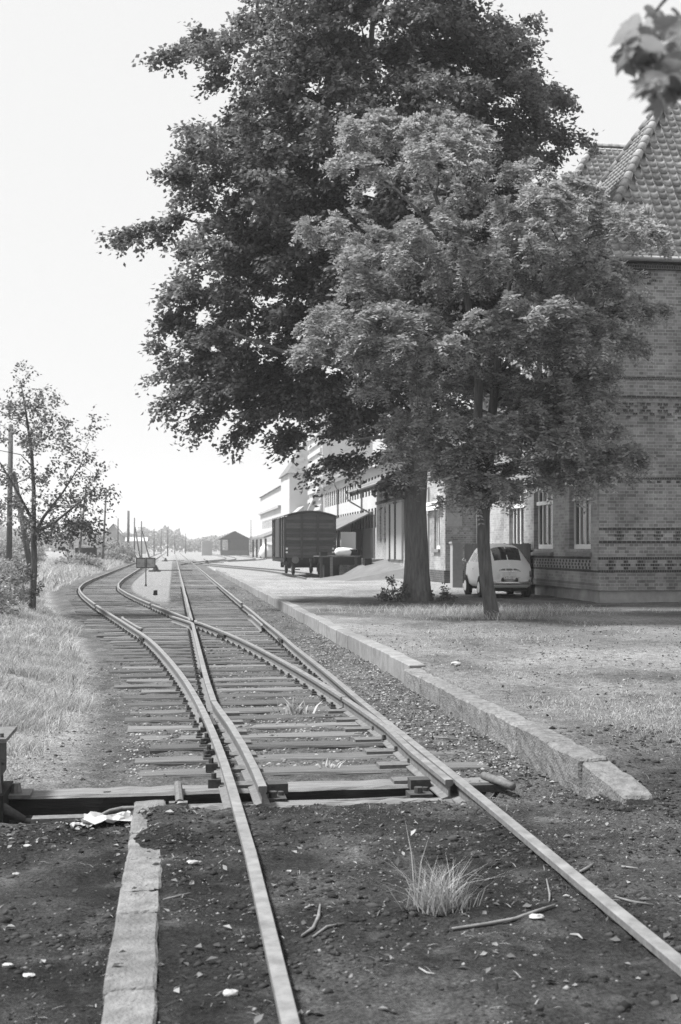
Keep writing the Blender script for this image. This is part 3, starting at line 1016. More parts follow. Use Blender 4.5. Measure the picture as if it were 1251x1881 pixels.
# ---- roofs: pantiles
RSL = 57.5
SL = math.tan(R(RSL))
roof = B().add([(FX - OV, FY - OV, EAVE), (BX1 + OV, FY - OV, EAVE), (BX1 + OV, RY1 + OV, EAVE), (FX - OV, RY1 + OV, EAVE)], [(3, 2, 1, 0)])
hw = (RY1 - FY + 2 * OV) / 2
RZ = EAVE + hw * SL
roof.add([(FX - OV, FY - OV, EAVE), (BX1 + OV, FY - OV, EAVE), (BX1 + OV, RY1 + OV, EAVE), (FX - OV, RY1 + OV, EAVE),
          (FX - OV + hw, FY - OV + hw, RZ), (BX1 + OV - hw, FY - OV + hw, RZ)],
         [(0, 1, 5, 4), (1, 2, 5), (2, 3, 4, 5), (3, 0, 4)])
roof = roof.build('roof', M['tile'], stn)
TW, TL = 0.255, 0.262
def tile_mesh():
    prof = []
    for k in range(9):
        u = (0, .06, .16, .3, .45, .62, .8, .92, 1.0)[k]
        prof.append((u * (TW + 0.02) - TW / 2, 0.062 * math.exp(-((u - 0.06) / 0.15) ** 2) + 0.05 * math.exp(-((u - 1.06) / 0.12) ** 2) + 0.012 * (2 * u - 1.1) ** 2 - 0.02))
    vs, fs = [], []
    for t, lift in ((-0.035, 0.05), (TL + 0.04, 0.0)):
        for u, h_ in prof:
            vs.append((u, t, h_ + 0.045 + lift))
    for k in range(8):
        fs.append((k, k + 1, 9 + k + 1, 9 + k))
    for u, h_ in prof:
        vs.append((u, -0.03, h_ + 0.05))
    for k in range(8):
        fs.append((18 + k, 18 + k + 1, k + 1, k))
    me = bpy.data.meshes.new('roof_tile')
    me.from_pydata(vs, [], fs)
    me.materials.append(M['tile'])
    for p_ in me.polygons:
        p_.use_smooth = True
    me.update()
    return me
TILE = tile_mesh()
def tile_slope(parent, o, ex, width, hipL, hipR, height, indiv, slope=RSL):
    """o: eave start; ex: eave direction; tiles climb inwards (left of ex turned up). width along the eave,
    height measured up the slope; hipL/hipR: plan inset per metre climbed on either side"""
    ex = Vector(ex).normalized()
    inn = Vector((-ex.y, ex.x, 0))
    up = (inn * math.cos(R(slope)) + Vector((0, 0, math.sin(R(slope))))).normalized()
    nrm = ex.cross(up)
    M3 = Matrix((ex, up, nrm)).transposed()
    rot = M3.to_euler()
    o = Vector(o)
    rest = []
    cnt = 0
    rows = int(height / TL)
    for r_ in range(rows):
        s0 = r_ * TL
        lo, hi = hipL * (s0 + TL * .5), width - hipR * (s0 + TL * .5)
        k0, k1 = int(math.ceil(lo / TW - 0.3)), int(math.floor(hi / TW + 0.3))
        for k in range(k0, k1):
            p_ = o + ex * (k * TW + TW / 2) + up * s0
            if indiv(p_):
                ob = link('roof_tile', TILE, parent, p_ + nrm * random.uniform(-0.006, 0.006), (rot.x, rot.y, rot.z + random.uniform(-0.03, 0.03)))
                cnt += 1
            else:
                rest.append(p_)
    if rest:
        tv = np.array([v.co[:] for v in TILE.vertices])
        tf = np.array([p_.vertices[:] for p_ in TILE.polygons])
        A3 = np.array(M3)
        tvw = tv @ A3.T
        V = (np.array([p_[:] for p_ in rest])[:, None, :] + tvw[None]).reshape(-1, 3) - np.array(org(parent)[:])
        Fr = (np.arange(len(rest))[:, None, None] * len(tv) + tf[None]).reshape(-1, 4)
        ob = bpy.data.objects.new('roof_tiling', np_mesh('roof_tiling', V, Fr, M['tile'], True))
        C.objects.link(ob)
        ob.parent = parent
        ob['kind'] = 'stuff'
    return cnt
slen = hw / math.cos(R(RSL))
hip = math.cos(R(RSL))
def in_view(p_):
    d_ = p_.y * CA + p_.x * SA
    px = 625.5 + F * (p_.x * CA - p_.y * SA) / d_
    py = VY - F * (p_.z - H) / d_
    return px < 1275 and 0 < py < 520
c1 = tile_slope(roof, (FX - OV, FY - OV, EAVE), (1, 0, 0), BX1 - FX + 2 * OV, hip, hip, slen, lambda p_: in_view(p_) and p_.z < 14.2)
tile_slope(roof, (FX - OV, RY1 + OV, EAVE), (0, -1, 0), RY1 - FY + 2 * OV, hip, hip, slen, lambda p_: False)
print('front tiles', c1)
# hip caps
def caps(parent, p, q, r=0.14, L_=0.36):
    p, q = Vector(p), Vector(q)
    d_ = (q - p)
    n_ = int(d_.length / L_)
    d_.normalize()
    cb = B()
    vs, fs = [], []
    for (t, rr) in ((0, r), (L_ * 1.12, r * 0.82)):
        for k in range(8):
            a = math.pi * 1.15 * k / 7 - 0.075 * math.pi
            vs.append((rr * math.cos(a), t, rr * math.sin(a)))
    for k in range(7):
        fs.append((k + 1, k, 8 + k, 8 + k + 1))
    vs += [(0.8 * v[0], v[1], 0.8 * v[2]) for v in vs[:8]]
    for k in range(7):
        fs.append((k, k + 1, 16 + k + 1, 16 + k))
    me = B().add(vs, fs).mesh('hip_cap', M['tile'], smooth=True)
    side_ = d_.cross(Vector((0, 0, 1))).normalized()
    upv = side_.cross(d_)
    M3 = Matrix((side_, d_, upv)).transposed()
    for k in range(n_):
        link('hip_cap', me, parent, p + d_ * (k * L_) + upv * 0.06, M3.to_euler())
caps(roof, (FX - OV, FY - OV, EAVE + 0.05), (FX - OV + hw, FY - OV + hw, RZ + 0.05))
caps(roof, (FX - OV, RY1 + OV, EAVE + 0.05), (FX - OV + hw, RY1 + OV - hw, RZ + 0.05))
# ---- second block behind, with its own hipped roof
Y2a, Y2b = 39.0, 50.4
X2 = 12.35
b = B()
b.quad((X2, 47.0, 0.3), (X2, BY1, 0.3), (X2, BY1, EAVE), (X2, 47.0, EAVE))
b.build('recess_wall', M['brick_y'], stn)
b = B()
wo = [(48.0, 49.05, 1.5, 3.2)]
wall_y(b, 11.05, 47.0, 54.6, 0.3, 5.2, wo)
reveal(b, 11.05, 0.2, *wo[0])
b.quad((11.05, 47.0, 5.2), (11.05, 54.6, 5.2), (BX1, 54.6, 5.2), (BX1, 47.0, 5.2))
b.build('wing_wall', M['brick_y'], stn)
B().quad((11.05, 47.0, 0.3), (X2 + 2, 47.0, 0.3), (X2 + 2, 47.0, 5.2), (11.05, 47.0, 5.2)).build('wing_end_wall', M['brick_x'], stn)
B().box(10.98, 12, 46.93, 54.6, -0.2, 0.62).build('wing_plinth', M['brick_dk_y'], stn)
wn = window(stn, 11.05, *wo[0], mull=2, curtain=False)
B().box(10.95, 11.2, 47.9, 49.15, 1.36, 1.496).build('sill', M['sill'], wn)
B().box(10.98, 11.048, 50.0, 50.35, 0.62, 4.2).build('pilaster', M['brick_lt'], stn)
roof2 = B()
h2 = (Y2b - Y2a) / 2
rz2 = EAVE + h2 * 1.455
xa = FX - OV
roof2.add([(xa, Y2a, EAVE), (BX1, Y2a, EAVE), (BX1, Y2b, EAVE), (xa, Y2b, EAVE), (xa + h2, Y2a + h2, rz2), (BX1, Y2a + h2, rz2)],
          [(0, 1, 5, 4), (2, 3, 4, 5), (3, 0, 4), (3, 2, 1, 0)])
roof2 = roof2.build('roof', M['tile'], stn)
sl2 = math.degrees(math.atan(1.455))
c2 = tile_slope(roof2, (xa, Y2a, EAVE), (1, 0, 0), BX1 - xa, math.cos(R(sl2)), 0, h2 / math.cos(R(sl2)), lambda p_: in_view(p_) and p_.z > 13.0 and p_.x < 19.2, sl2)
print('rear tiles', c2)
caps(roof2, (xa, Y2a, EAVE + 0.05), (xa + h2, Y2a + h2, rz2 + 0.05))
caps(roof2, (xa + h2, Y2a + h2, rz2 + 0.05), (BX1, Y2a + h2, rz2 + 0.05))
B().tube([(12.22, 39.4, 0.4), (12.22, 39.4, EAVE)], 0.055, 8).build('downpipe', M['zinc'], stn, True)
nb_ = B().box(11.1, 11.75, 46.93, 46.96, 2.42, 2.98).build('notice_board', M['brick_lt'], stn)
B().box(10.86, 11.0, 50.0, 47.4, 3.15, 3.32).box(10.84, 10.99, 50.0, 47.45, 3.34, 3.50).build('station_sign', M['white'], stn)

# brick gate pier and dark boarded fence behind the car
pier = B().box(9.98, 10.36, 41.3, 41.68, 0.0, 1.70).box(9.94, 10.40, 41.26, 41.72, 1.70, 1.77)
pier.top('gate_pier', M['brick_lt'], 'square pale brick gate pier left of the parked car', 'pier')
fence = thing('board_fence', 'dark vertical board fence behind the parked car', 'fence', (10.4, 40, 0.05))
pa_, pb_ = Vector((10.40, 41.2, 0.08)), Vector((11.02, 35.3, 0.08))
dv = (pb_ - pa_)
nB = 40
Lf = dv.length / nB
bd = B().box(0.003, Lf - 0.004, -0.011, 0.011, 0, 1.62).mesh('board', M['board'])
for k in range(nB):
    q_ = pa_ + dv * (k / nB)
    link('board', bd, fence, (q_.x, q_.y, 0.06 + random.uniform(-.01, .02)), (0, 0, math.atan2(dv.y, dv.x)))
for z_ in (0.4, 1.35):
    B().bar(pa_ + Vector((0.05, 0, z_)), pb_ + Vector((0.05, 0, z_)), 0.05, 0.08).build('rail', M['board'], fence)

# ================================================================ GOODS SHED, DOCK, RAMP
shed = thing('goods_shed', 'brick goods shed with sliding doors and wide eaves canopy behind the big trunk', 'shed', (11, 55, 0))
b = B()
sw = [(yc - 0.2, yc + 0.2, 2.05, 3.72) for yc in (61.9, 60.6)]
wall_y(b, 11.0, 54.6, 63.2, 0.0, 4.9, sw)
for o_ in sw:
    reveal(b, 11.0, 0.15, *o_)
b.quad((11.0, 63.2, 0), (11.0, 63.2, 4.9), (20, 63.2, 4.9), (20, 63.2, 0))
b.quad((11.0, 54.6, 5.2), (11.0, 54.6, 0), (20, 54.6, 0), (20, 54.6, 5.2))
b.build('wall', M['brick_y'], shed)
for o_ in sw:
    w_ = B().quad((11.14, o_[1], o_[2]), (11.14, o_[0], o_[2]), (11.14, o_[0], o_[3]), (11.14, o_[1], o_[3])).build('window', M['dark'], shed)
    B().box(10.93, 11.1, o_[0] - 0.1, o_[1] + 0.1, o_[2] - 0.13, o_[2] - 0.003).build('sill', M['sill'], w_)
for (a_, c_, m_) in ((59.0, 59.75, 'render_g'), (58.55, 58.95, 'board'), (57.55, 58.5, 'render_g'), (57.1, 57.5, 'board'), (55.6, 57.0, 'render_g')):
    B().box(10.90, 10.997, a_, c_, 0.97, 3.75).build('sliding_door', M[m_], shed)
B().box(9.8, 11.0, 60.9, 63.2, 0.0, 0.95).build('dock_floor', M['plaster'], shed)
rf = B()
rf.add([(9.45, 54.0, 4.52), (9.45, 63.6, 4.52), (16, 63.6, 7.4), (16, 54.0, 7.4), (9.45, 54.0, 4.66), (9.45, 63.6, 4.66), (16, 63.6, 7.55), (16, 54.0, 7.55)],
       [(0, 1, 2, 3), (7, 6, 5, 4), (0, 4, 5, 1), (1, 5, 6, 2), (3, 7, 4, 0)])
rf = rf.build('roof', M['tile_far'], shed)
B().add([(9.5, 54.05, 4.505), (9.5, 63.55, 4.505), (11.0, 63.55, 5.165), (11.0, 54.05, 5.165)], [(0, 1, 2, 3)]).build('soffit_shade', M['board'], rf)  # dark sheet added so the canopy underside reads as shaded
for k in range(9):
    y_ = 54.4 + k * 1.12
    B().bar((9.55, y_, 4.42), (11.0, y_, 5.03), 0.10, 0.16).build('rafter', M['timber'], rf)
B().bar((10.99, 54.3, 3.98), (10.99, 63.4, 3.98), 0.05, 0.16).build('door_track', M['iron'], shed)
B().tube([(9.40, 63.55, 4.5), (9.40, 63.5, 4.25), (9.6, 63.4, 4.05), (10.9, 63.25, 3.3), (10.9, 63.25, 0.2)], 0.05, 8).build('downpipe', M['zinc'], shed, True)
B().tube([(9.42, 54.0, 4.55), (9.42, 63.6, 4.55)], 0.07, 8).build('gutter', M['zinc'], shed, True)
ramp = B().add([(7.2, 53.4, -0.1), (10.97, 53.4, -0.1), (10.97, 60.85, -0.1), (7.2, 60.85, -0.1), (8.1, 54.3, 0.06), (10.97, 54.65, 0.60), (10.97, 60.85, 0.92), (9.6, 60.85, 0.60), (8.8, 60.85, 0.14)],
               [(4, 5, 6, 7, 8), (0, 1, 5, 4), (1, 2, 6, 5), (2, 3, 8, 7, 6), (3, 0, 4, 8)])
ramp.top('dock_ramp', M['earth'], 'pale sloping ramp leading up to the goods shed doors', 'ramp')
dock = thing('loading_dock', 'timber loading deck on posts with brick wall beneath, next to the wagon', 'dock', (9, 61, 0))
nb2 = 14
for k in range(nb2):
    x0 = 7.55 + k * (9.79 - 7.55) / nb2
    B().box(x0 + 0.004, x0 + (9.79 - 7.55) / nb2 - 0.004, 60.9, 63.4, 1.06, 1.12).build('deck_plank', M['timber'], dock)
B().box(7.56, 9.79, 60.92, 61.04, 0.66, 1.055).build('edge_beam', M['black'], dock)
B().box(7.56, 9.79, 63.2, 63.36, 0.72, 1.055).build('edge_beam', M['black'], dock)
for x_ in (7.66, 8.2, 9.5):
    B().box(x_ - 0.07, x_ + 0.07, 60.86, 60.915, -0.2, 1.05).build('post', M['timber_pale'] if x_ < 8.3 and x_ > 8 else M['iron'], dock)
B().box(8.7, 9.78, 61.3, 63.1, -0.2, 0.72).build('brick_pier', M['brick_x'], dock)
B().box(7.9, 8.69, 61.5, 63.1, -0.2, 0.72).build('dark_infill', M['black'], dock)  # black block stands in for the shade under the deck
B().box(7.62, 8.0, 60.95, 61.3, 1.125, 1.32).top('wooden_box', M['board'], 'small dark wooden box on the left end of the loading deck', 'box')
sk = B()
vs, fs = [], []
bm = bmesh.new()
bmesh.ops.create_icosphere(bm, subdivisions=2, radius=1)
SKV = [(v.co.x, v.co.y, v.co.z) for v in bm.verts]
SKF = [tuple(v.index for v in f.verts) for f in bm.faces]
bm.free()
def blob(cx, cy, z0, sx, sy, sz, seed=0, pw=0.6):
    rr = random.Random(seed)
    v_ = []
    for (a, c_, e) in SKV:
        sg = lambda q: math.copysign(abs(q) ** pw, q)
        j = 1 + rr.uniform(-.06, .06) * (4 if pw == 1.0 else 1)
        v_.append((cx + sg(a) * sx * j, cy + sg(c_) * sy * j, z0 + sz + sg(e) * sz * j))
    return B().add(v_, SKF)
blob(9.05, 62.0, 1.118, 0.52, 0.3, 0.22, 3).top('goods_bale', M['white'], 'white wrapped bale lying on the loading deck', 'bale', smooth=True)
B().box(9.35, 9.72, 61.75, 62.05, 1.125, 1.42).box(9.31, 9.76, 61.72, 62.08, 1.42, 1.46).top('crate', M['board'], 'small dark crate beside the white bale on the deck', 'crate')
B().box(9.84, 10.2, 60.0, 60.7, 0.4, 1.0).top('tool_chest', M['black'], 'low black chest at the right end of the loading deck', 'chest')

# ================================================================ GOODS WAGON
wag = thing('goods_wagon', 'dark wooden covered goods wagon standing on the siding', 'wagon', (7.55, 65, 0))
WX0, WX1, WY0, WY1 = 6.16, 8.94, 65.0, 72.9
ZB, ZS = 0.98, 3.28
nP = 14
hP = (ZS - ZB) / nP
for yy, fl in ((WY0, 1), (WY1, -1)):
    for k in range(nP):
        z_ = ZB + k * hP
        B().box(WX0 + 0.05, WX1 - 0.05, yy + (0.0 if fl > 0 else -0.04), yy + (0.04 if fl > 0 else 0.0), z_ + 0.005, z_ + hP - 0.005).build('end_board', M['wagon'], wag)
    for f_ in (0.33, 0.655):
        x_ = WX0 + (WX1 - WX0) * f_
        B().box(x_ - 0.06, x_ + 0.06, yy - 0.09 * fl, yy + 0.0 * fl - 0.002 * fl, ZB - 0.1, ZS + 0.12).build('end_post', M['wagon_fr'], wag)
B().box(WX0 + 0.06, WX1 - 0.06, WY0 + 0.05, WY1 - 0.05, ZB, ZS).build('inner_body', M['black'], wag)
ends = B()
for yy in (WY0 + 0.01, WY1 - 0.01):
    pts = [(WX0 + (WX1 - WX0) * k / 10, yy, ZS + 0.26 * (1 - ((k - 5) / 5) ** 2)) for k in range(11)]
    ends.poly(pts + [(WX1, yy, ZS - 0.01), (WX0, yy, ZS - 0.01)])
ends.build('end_gable', M['wagon'], wag)
# sides: vertical posts, boards and sliding door
for X_, s_ in ((WX0, -1), (WX1, 1)):
    for k in range(10):
        z_ = ZB + k * (ZS - ZB) / 10
        B().box(min(X_, X_ - 0.05 * s_), max(X_, X_ - 0.05 * s_), WY0 + 0.045, WY1 - 0.045, z_ + 0.005, z_ + (ZS - ZB) / 10 - 0.005).build('side_board', M['wagon'], wag)
    for y_ in (65.06, 66.3, 67.6, 70.3, 71.6, 72.84):
        B().box(min(X_ + 0.002 * s_, X_ + 0.08 * s_), max(X_ + 0.002 * s_, X_ + 0.08 * s_), y_ - 0.06, y_ + 0.06, ZB - 0.05, ZS + 0.02).build('side_post', M['wagon_fr'], wag)
    B().box(min(X_ + 0.02 * s_, X_ + 0.11 * s_), max(X_ + 0.02 * s_, X_ + 0.11 * s_), 67.75, 70.0, ZB + 0.02, ZS - 0.05).build('sliding_door', M['wagon_fr'], wag)
    B().box(min(X_, X_ + 0.06 * s_), max(X_, X_ + 0.06 * s_), WY0, WY1, ZB - 0.24, ZB - 0.02).build('sole_bar', M['black'], wag)
rp = [(WX0 - 0.09 + (WX1 - WX0 + 0.18) * k / 12, ZS + 0.02 + 0.28 * (1 - ((k - 6) / 6) ** 2)) for k in range(13)]
B().prism(rp + [(x, z + 0.05) for x, z in rp[::-1]], WY0 - 0.12, WY1 + 0.12).build('roof', M['wagon_roof'], wag)
for yy in (WY0 - 0.05, WY1 - 0.1):
    B().box(WX0 + 0.1, WX1 - 0.1, yy, yy + 0.15, 0.72, 0.975).build('buffer_beam', M['black'], wag)
for yy, fl in ((WY0, -1), (WY1, 1)):
    for sx_ in (-0.875, 0.875):
        x_ = 7.55 + sx_
        B().tube([(x_, yy + 0.05 * fl, 0.87), (x_, yy + 0.3 * fl, 0.87), (x_, yy + 0.5 * fl, 0.87), (x_, yy + 0.51 * fl, 0.87), (x_, yy + 0.56 * fl, 0.87)], [0.12, 0.09, 0.06, 0.2, 0.2], 14).build('buffer', M['iron_mid'] if fl < 0 else M['black'], wag)
    B().box(7.5, 7.6, yy + (0.05 if fl > 0 else -0.35), yy + (0.35 if fl > 0 else -0.05), 0.78, 0.95).tube([(7.55, yy + 0.3 * fl, 0.8), (7.55, yy + 0.34 * fl, 0.5), (7.55, yy + 0.25 * fl, 0.42)], 0.03, 6).build('coupling', M['iron'], wag)
for y_ in (66.9, 71.0):
    ax = B().cyl((6.75, y_, 0.47), (8.35, y_, 0.47), 0.07, 8).build('axle', M['black'], wag)
    for x_ in (TRK_L, TRK_R):
        xx = x_ - 1.14 + 7.55
        B().tube([(xx - 0.07, y_, 0.47), (xx + 0.06, y_, 0.47), (xx + 0.061, y_, 0.47), (xx + 0.07, y_, 0.47)], [0.47, 0.47, 0.4, 0.4], 22).build('wheel', M['black'], ax)
    for sx_ in (-1, 1):
        B().box(7.55 + sx_ * 1.0 - 0.07, 7.55 + sx_ * 1.0 + 0.07, y_ - 0.5, y_ + 0.5, 0.55, 0.75).box(7.55 + sx_ * 1.0 - 0.1, 7.55 + sx_ * 1.0 + 0.1, y_ - 0.14, y_ + 0.14, 0.36, 0.6).build('axle_box', M['black'], wag)
B().box(6.5, 8.6, 67.5, 70.5, 0.5, 0.75).build('underframe', M['black'], wag)
B().bar((6.5, 64.75, 0.34), (6.95, 64.75, 0.34), 0.08, 0.06).bar((6.55, 64.78, 0.34), (6.55, 64.95, 0.75), .05, .05).build('step', M['black'], wag)
for x_ in (WX0 + 0.08, WX1 - 0.1):
    B().box(x_ - 0.05, x_ + 0.05, 64.93, 64.992, 1.45, 1.55).box(x_ - 0.05, x_ + 0.05, 64.93, 64.992, 1.25, 1.34).build('lamp_bracket', M['plate'], wag)

print('stage buildings', len(bpy.data.objects))

# ================================================================ LONG WHITE BUILDING, MILL AND FAR SHEDS
longb = thing('white_office_building', 'long white two-storey building with rows of windows beyond the goods shed', 'building', (12, 70, 0))
LX, LYA, LYB, LEV = 12.0, 66.0, 94.0, 6.45
wins = []
y_ = LYA + 0.8
while y_ < LYB - 0.9:
    for zz in ((1.5, 2.9) if False else (3.0 - 0.25, 3.0 + 0.95), (5.0 - 0.25, 5.0 + 0.85)):
        wins.append((y_, y_ + 0.62, zz[0], zz[1]))
    y_ += 1.12
b = B()
wall_y(b, LX, LYA, LYB, -0.2, LEV, wins)
b.quad((LX, LYA, -0.2), (22, LYA, -0.2), (22, LYA, LEV), (LX, LYA, LEV))
b.quad((LX, LYB, -0.2), (LX, LYB, LEV), (22, LYB, LEV), (22, LYB, -0.2))
b.build('wall', M['render_w'], longb)
for o_ in wins:
    w_ = B().quad((LX + 0.12, o_[1], o_[2]), (LX + 0.12, o_[0], o_[2]), (LX + 0.12, o_[0], o_[3]), (LX + 0.12, o_[1], o_[3]))
    reveal(w_, LX + 0.004, 0.115, *o_)
    w_ = w_.build('window', M['lamp'], longb)
    B().box(LX + 0.07, LX + 0.11, (o_[0] + o_[1]) / 2 - 0.03, (o_[0] + o_[1]) / 2 + 0.03, o_[2], o_[3]).build('glazing_bar', M['white'], w_)
B().box(LX - 0.002, LX + 0.01, LYB - 1.0, LYB, -0.2, LEV - 0.05).build('corner_pier', M['render_g'], longb)
rf = B().add([(LX - 0.45, LYA - 0.3, LEV), (LX - 0.45, LYB + 0.3, LEV), (17, LYB + 0.3, LEV + 3.0), (17, LYA - 0.3, LEV + 3.0),
              (LX - 0.45, LYA - 0.3, LEV + 0.16), (LX - 0.45, LYB + 0.3, LEV + 0.16), (17, LYB + 0.3, LEV + 3.16), (17, LYA - 0.3, LEV + 3.16), (22.4, LYB + .3, LEV), (22.4, LYA - .3, LEV)],
             [(0, 1, 2, 3), (7, 6, 5, 4), (0, 4, 5, 1), (1, 5, 6, 2), (3, 7, 4, 0), (7, 9, 8, 6)])
rf.build('roof', M['tile_far'], longb)
B().add([(LX - 0.02, LYA - 0.01, LEV), (22, LYA - .01, LEV), (17, LYA - 0.01, LEV + 3.0)], [(0, 1, 2)]).build('gable', M['render_w'], longb)
for y_ in (85.0, 74.0):
    B().tube([(LX - 0.42, y_, LEV - 0.05), (LX - 0.3, y_, LEV - 0.35), (LX - 0.06, y_ + 0.2, LEV - 0.7), (LX - 0.06, y_ + 0.2, 0)], 0.06, 6).build('downpipe', M['zinc'], longb, True)
# lean-to in front with tiled roof, posts and dark store
lean = thing('lean_to_store', 'open lean-to with tiled roof against the white building behind the wagon', 'lean-to', (10.5, 78, 0))
B().add([(9.7, 70.0, 2.55), (9.7, 84.0, 2.55), (12.0, 84.0, 3.7), (12.0, 70.0, 3.7), (9.7, 70.0, 2.65), (9.7, 84.0, 2.65), (12.0, 84.0, 3.8), (12.0, 70.0, 3.8)],
        [(0, 1, 2, 3), (7, 6, 5, 4), (0, 4, 5, 1), (1, 5, 6, 2), (3, 7, 4, 0)]).build('roof', M['tile_far'], lean)
for y_ in (70.3, 73.7, 77.1, 80.5, 83.8):
    B().box(9.8, 9.95, y_ - 0.08, y_ + 0.08, -0.2, 2.56).build('post', M['timber'], lean)
B().box(11.2, 11.3, 73.8, 83.9, -0.2, 3.1).build('back_wall', M['board'], lean)
B().box(10.0, 10.9, 69.9, 73.6, -0.2, 2.5).build('booth', M['render_w'], lean)
B().box(9.97, 9.998, 70.2, 71.6, 0.9, 2.1).build('booth_window', M['lamp'], lean)

silo = thing('grain_silo_tower', 'tall white silo tower with ribbed side rising behind the trees', 'tower', (19, 150, 0))
SX, SY0, SY1, SX1, ST = 19.05, 150.0, 165.0, 23.6, 23.0
B().box(SX, SX1 + 2, SY0, SY1, -0.3, ST).build('shaft', M['render_w'], silo)
z_ = 1.5
while z_ < ST - 1:
    B().box(SX - 0.28, SX - 0.002, SY0 + 0.6, SY1 - 0.3, z_, z_ + 0.55).build('rib', M['render_w'], silo)
    z_ += 1.25
B().box(SX - 0.05, SX + 0.9, SY0 - 0.25, SY0 - 0.002, -0.3, ST).build('corner_pier', M['render_w'], silo)
B().box(SX - 0.2, SX1 + 2.2, SY0 - 0.3, SY1 + 0.2, ST, ST + 0.5).build('parapet', M['render_g'], silo)
mill = thing('mill_building', 'white mill house with steep grey hipped roof left of the silo', 'building', (17.4, 185, 0))
B().box(17.3, 27, 176, 190, -0.3, 12.8).build('wall', M['render_w'], mill)
B().add([(16.9, 175.6, 12.8), (27.4, 175.6, 12.8), (27.4, 190.4, 12.8), (16.9, 190.4, 12.8), (21.9, 183, 20.5), (23, 183, 20.5)],
        [(0, 1, 5, 4), (1, 2, 5), (2, 3, 4, 5), (3, 0, 4), (3, 2, 1, 0)]).build('roof', M['tile_far'], mill)
B().box(21.2, 22.2, 181, 182, 14, 22.5).build('chimney', M['render_g'], mill)
an = B().box(16.0, 18.4, 168, 175.9, -0.3, 5.2).add([(15.8, 167.8, 5.2), (18.6, 167.8, 5.2), (18.6, 176, 5.2), (15.8, 176, 5.2), (18.6, 167.8, 7.6), (18.6, 176, 7.6)], [(0, 1, 4), (3, 5, 2), (0, 4, 5, 3), (1, 2, 5, 4)])
an.build('annex', M['render_g'], mill)
hall = thing('white_hall', 'long white hall with window rows farthest left of the mill buildings', 'building', (17.3, 192, 0))
hw_ = []
y_ = 193.0
while y_ < 234:
    for za in (2.6, 5.2):
        hw_.append((y_, y_ + 1.3, za, za + 1.6))
    y_ += 2.5
b = B()
wall_y(b, 17.4, 191, 237, -0.3, 11.6, hw_)
b.quad((17.4, 191, -.3), (28, 191, -.3), (28, 191, 11.6), (17.4, 191, 11.6))
b.build('wall', M['render_w'], hall)
for o_ in hw_:
    B().quad((17.6, o_[1], o_[2]), (17.6, o_[0], o_[2]), (17.6, o_[0], o_[3]), (17.6, o_[1], o_[3])).build('window', M['vent'], hall)
B().box(16.9, 17.395, 191, 237, 8.1, 8.5).build('ledge', M['render_g'], hall)
B().add([(17.0, 190.6, 11.6), (17.0, 237.4, 11.6), (23, 237.4, 14.2), (23, 190.6, 14.2), (28, 237.4, 11.6), (28, 190.6, 11.6)], [(0, 3, 2, 1), (3, 5, 4, 2), (0, 5, 3), (1, 2, 4)]).build('roof', M['tile_far'], hall)
can = thing('loading_canopy', 'low loading canopy on posts in front of the white hall', 'canopy', (15, 190, 0))
B().add([(13.4, 176, 2.9), (17.2, 176, 4.3), (17.2, 205, 4.3), (13.4, 205, 2.9), (13.4, 176, 3.2), (17.2, 176, 4.6), (17.2, 205, 4.6), (13.4, 205, 3.2)],
        [(3, 2, 1, 0), (4, 5, 6, 7), (0, 1, 5, 4), (0, 4, 7, 3)]).build('roof', M['tile_far'], can)
for y_ in (176.4, 186, 195.5, 204.6):
    B().box(13.6, 13.9, y_ - .15, y_ + .15, -0.3, 2.95).build('post', M['board'], can)
blob(14.3, 178.5, -0.15, 1.3, 1.6, 1.1, 8).top('tarpaulin_heap', M['white'], 'pale tarpaulin-covered heap under the far loading canopy', 'heap', smooth=True)
con = thing('conveyor', 'slanting grain conveyor between the silo and the white office building', 'conveyor', (17, 118, 0))
pA, pB = at_y(566, 946, 118), at_y(590, 896, 118)
B().bar(pA, pB, 0.55, 0.55).build('upper_trough', M['render_g'], con)
B().bar(pA + Vector((0.9, 0, -0.6)), pB + Vector((0.9, 0, -0.9)), 0.4, 0.4).build('lower_trough', M['render_g'], con)
B().bar(pB + Vector((0.2, 0, 0)), Vector((pB.x + 0.2, pB.y, -0.2)), 0.35, 0.35).build('support', M['render_g'], con)

fs_ = thing('far_goods_shed', 'dark open timber shed with low gable at the end of the yard', 'shed', (6, 250, 0))
p0, p1 = at_y(404, 1006, 250), at_y(459, 1006, 250)
xm = (p0.x + p1.x) / 2
B().box(p0.x + 2.2, p1.x - 0.2, 250, 262, -0.3, 3.3).build('wall', M['wagon'], fs_)
B().box(p0.x + 0.1, p1.x - 0.1, 249.6, 249.98, -0.3, 1.0).build('low_wall', M['wagon'], fs_)
B().box(p0.x + 0.1, p0.x + 0.5, 249.9, 250.3, -0.3, 3.3).build('post', M['wagon'], fs_)
B().add([(p0.x - .3, 249.5, 3.3), (p1.x + .3, 249.5, 3.3), (xm, 249.5, 5.1), (p0.x - .3, 263, 3.3), (p1.x + .3, 263, 3.3), (xm, 263, 5.1)], [(0, 1, 2), (4, 3, 5), (0, 2, 5, 3), (2, 1, 4, 5), (0, 3, 4, 1)]).build('roof', M['wagon_fr'], fs_)
q0 = at_y(388, 1006, 255)
B().box(q0.x - 2.0, q0.x + 0.2, 255, 259, -0.3, 2.9).top('grey_store', M['render_g'], 'small pale grey store left of the far dark shed', 'shed')

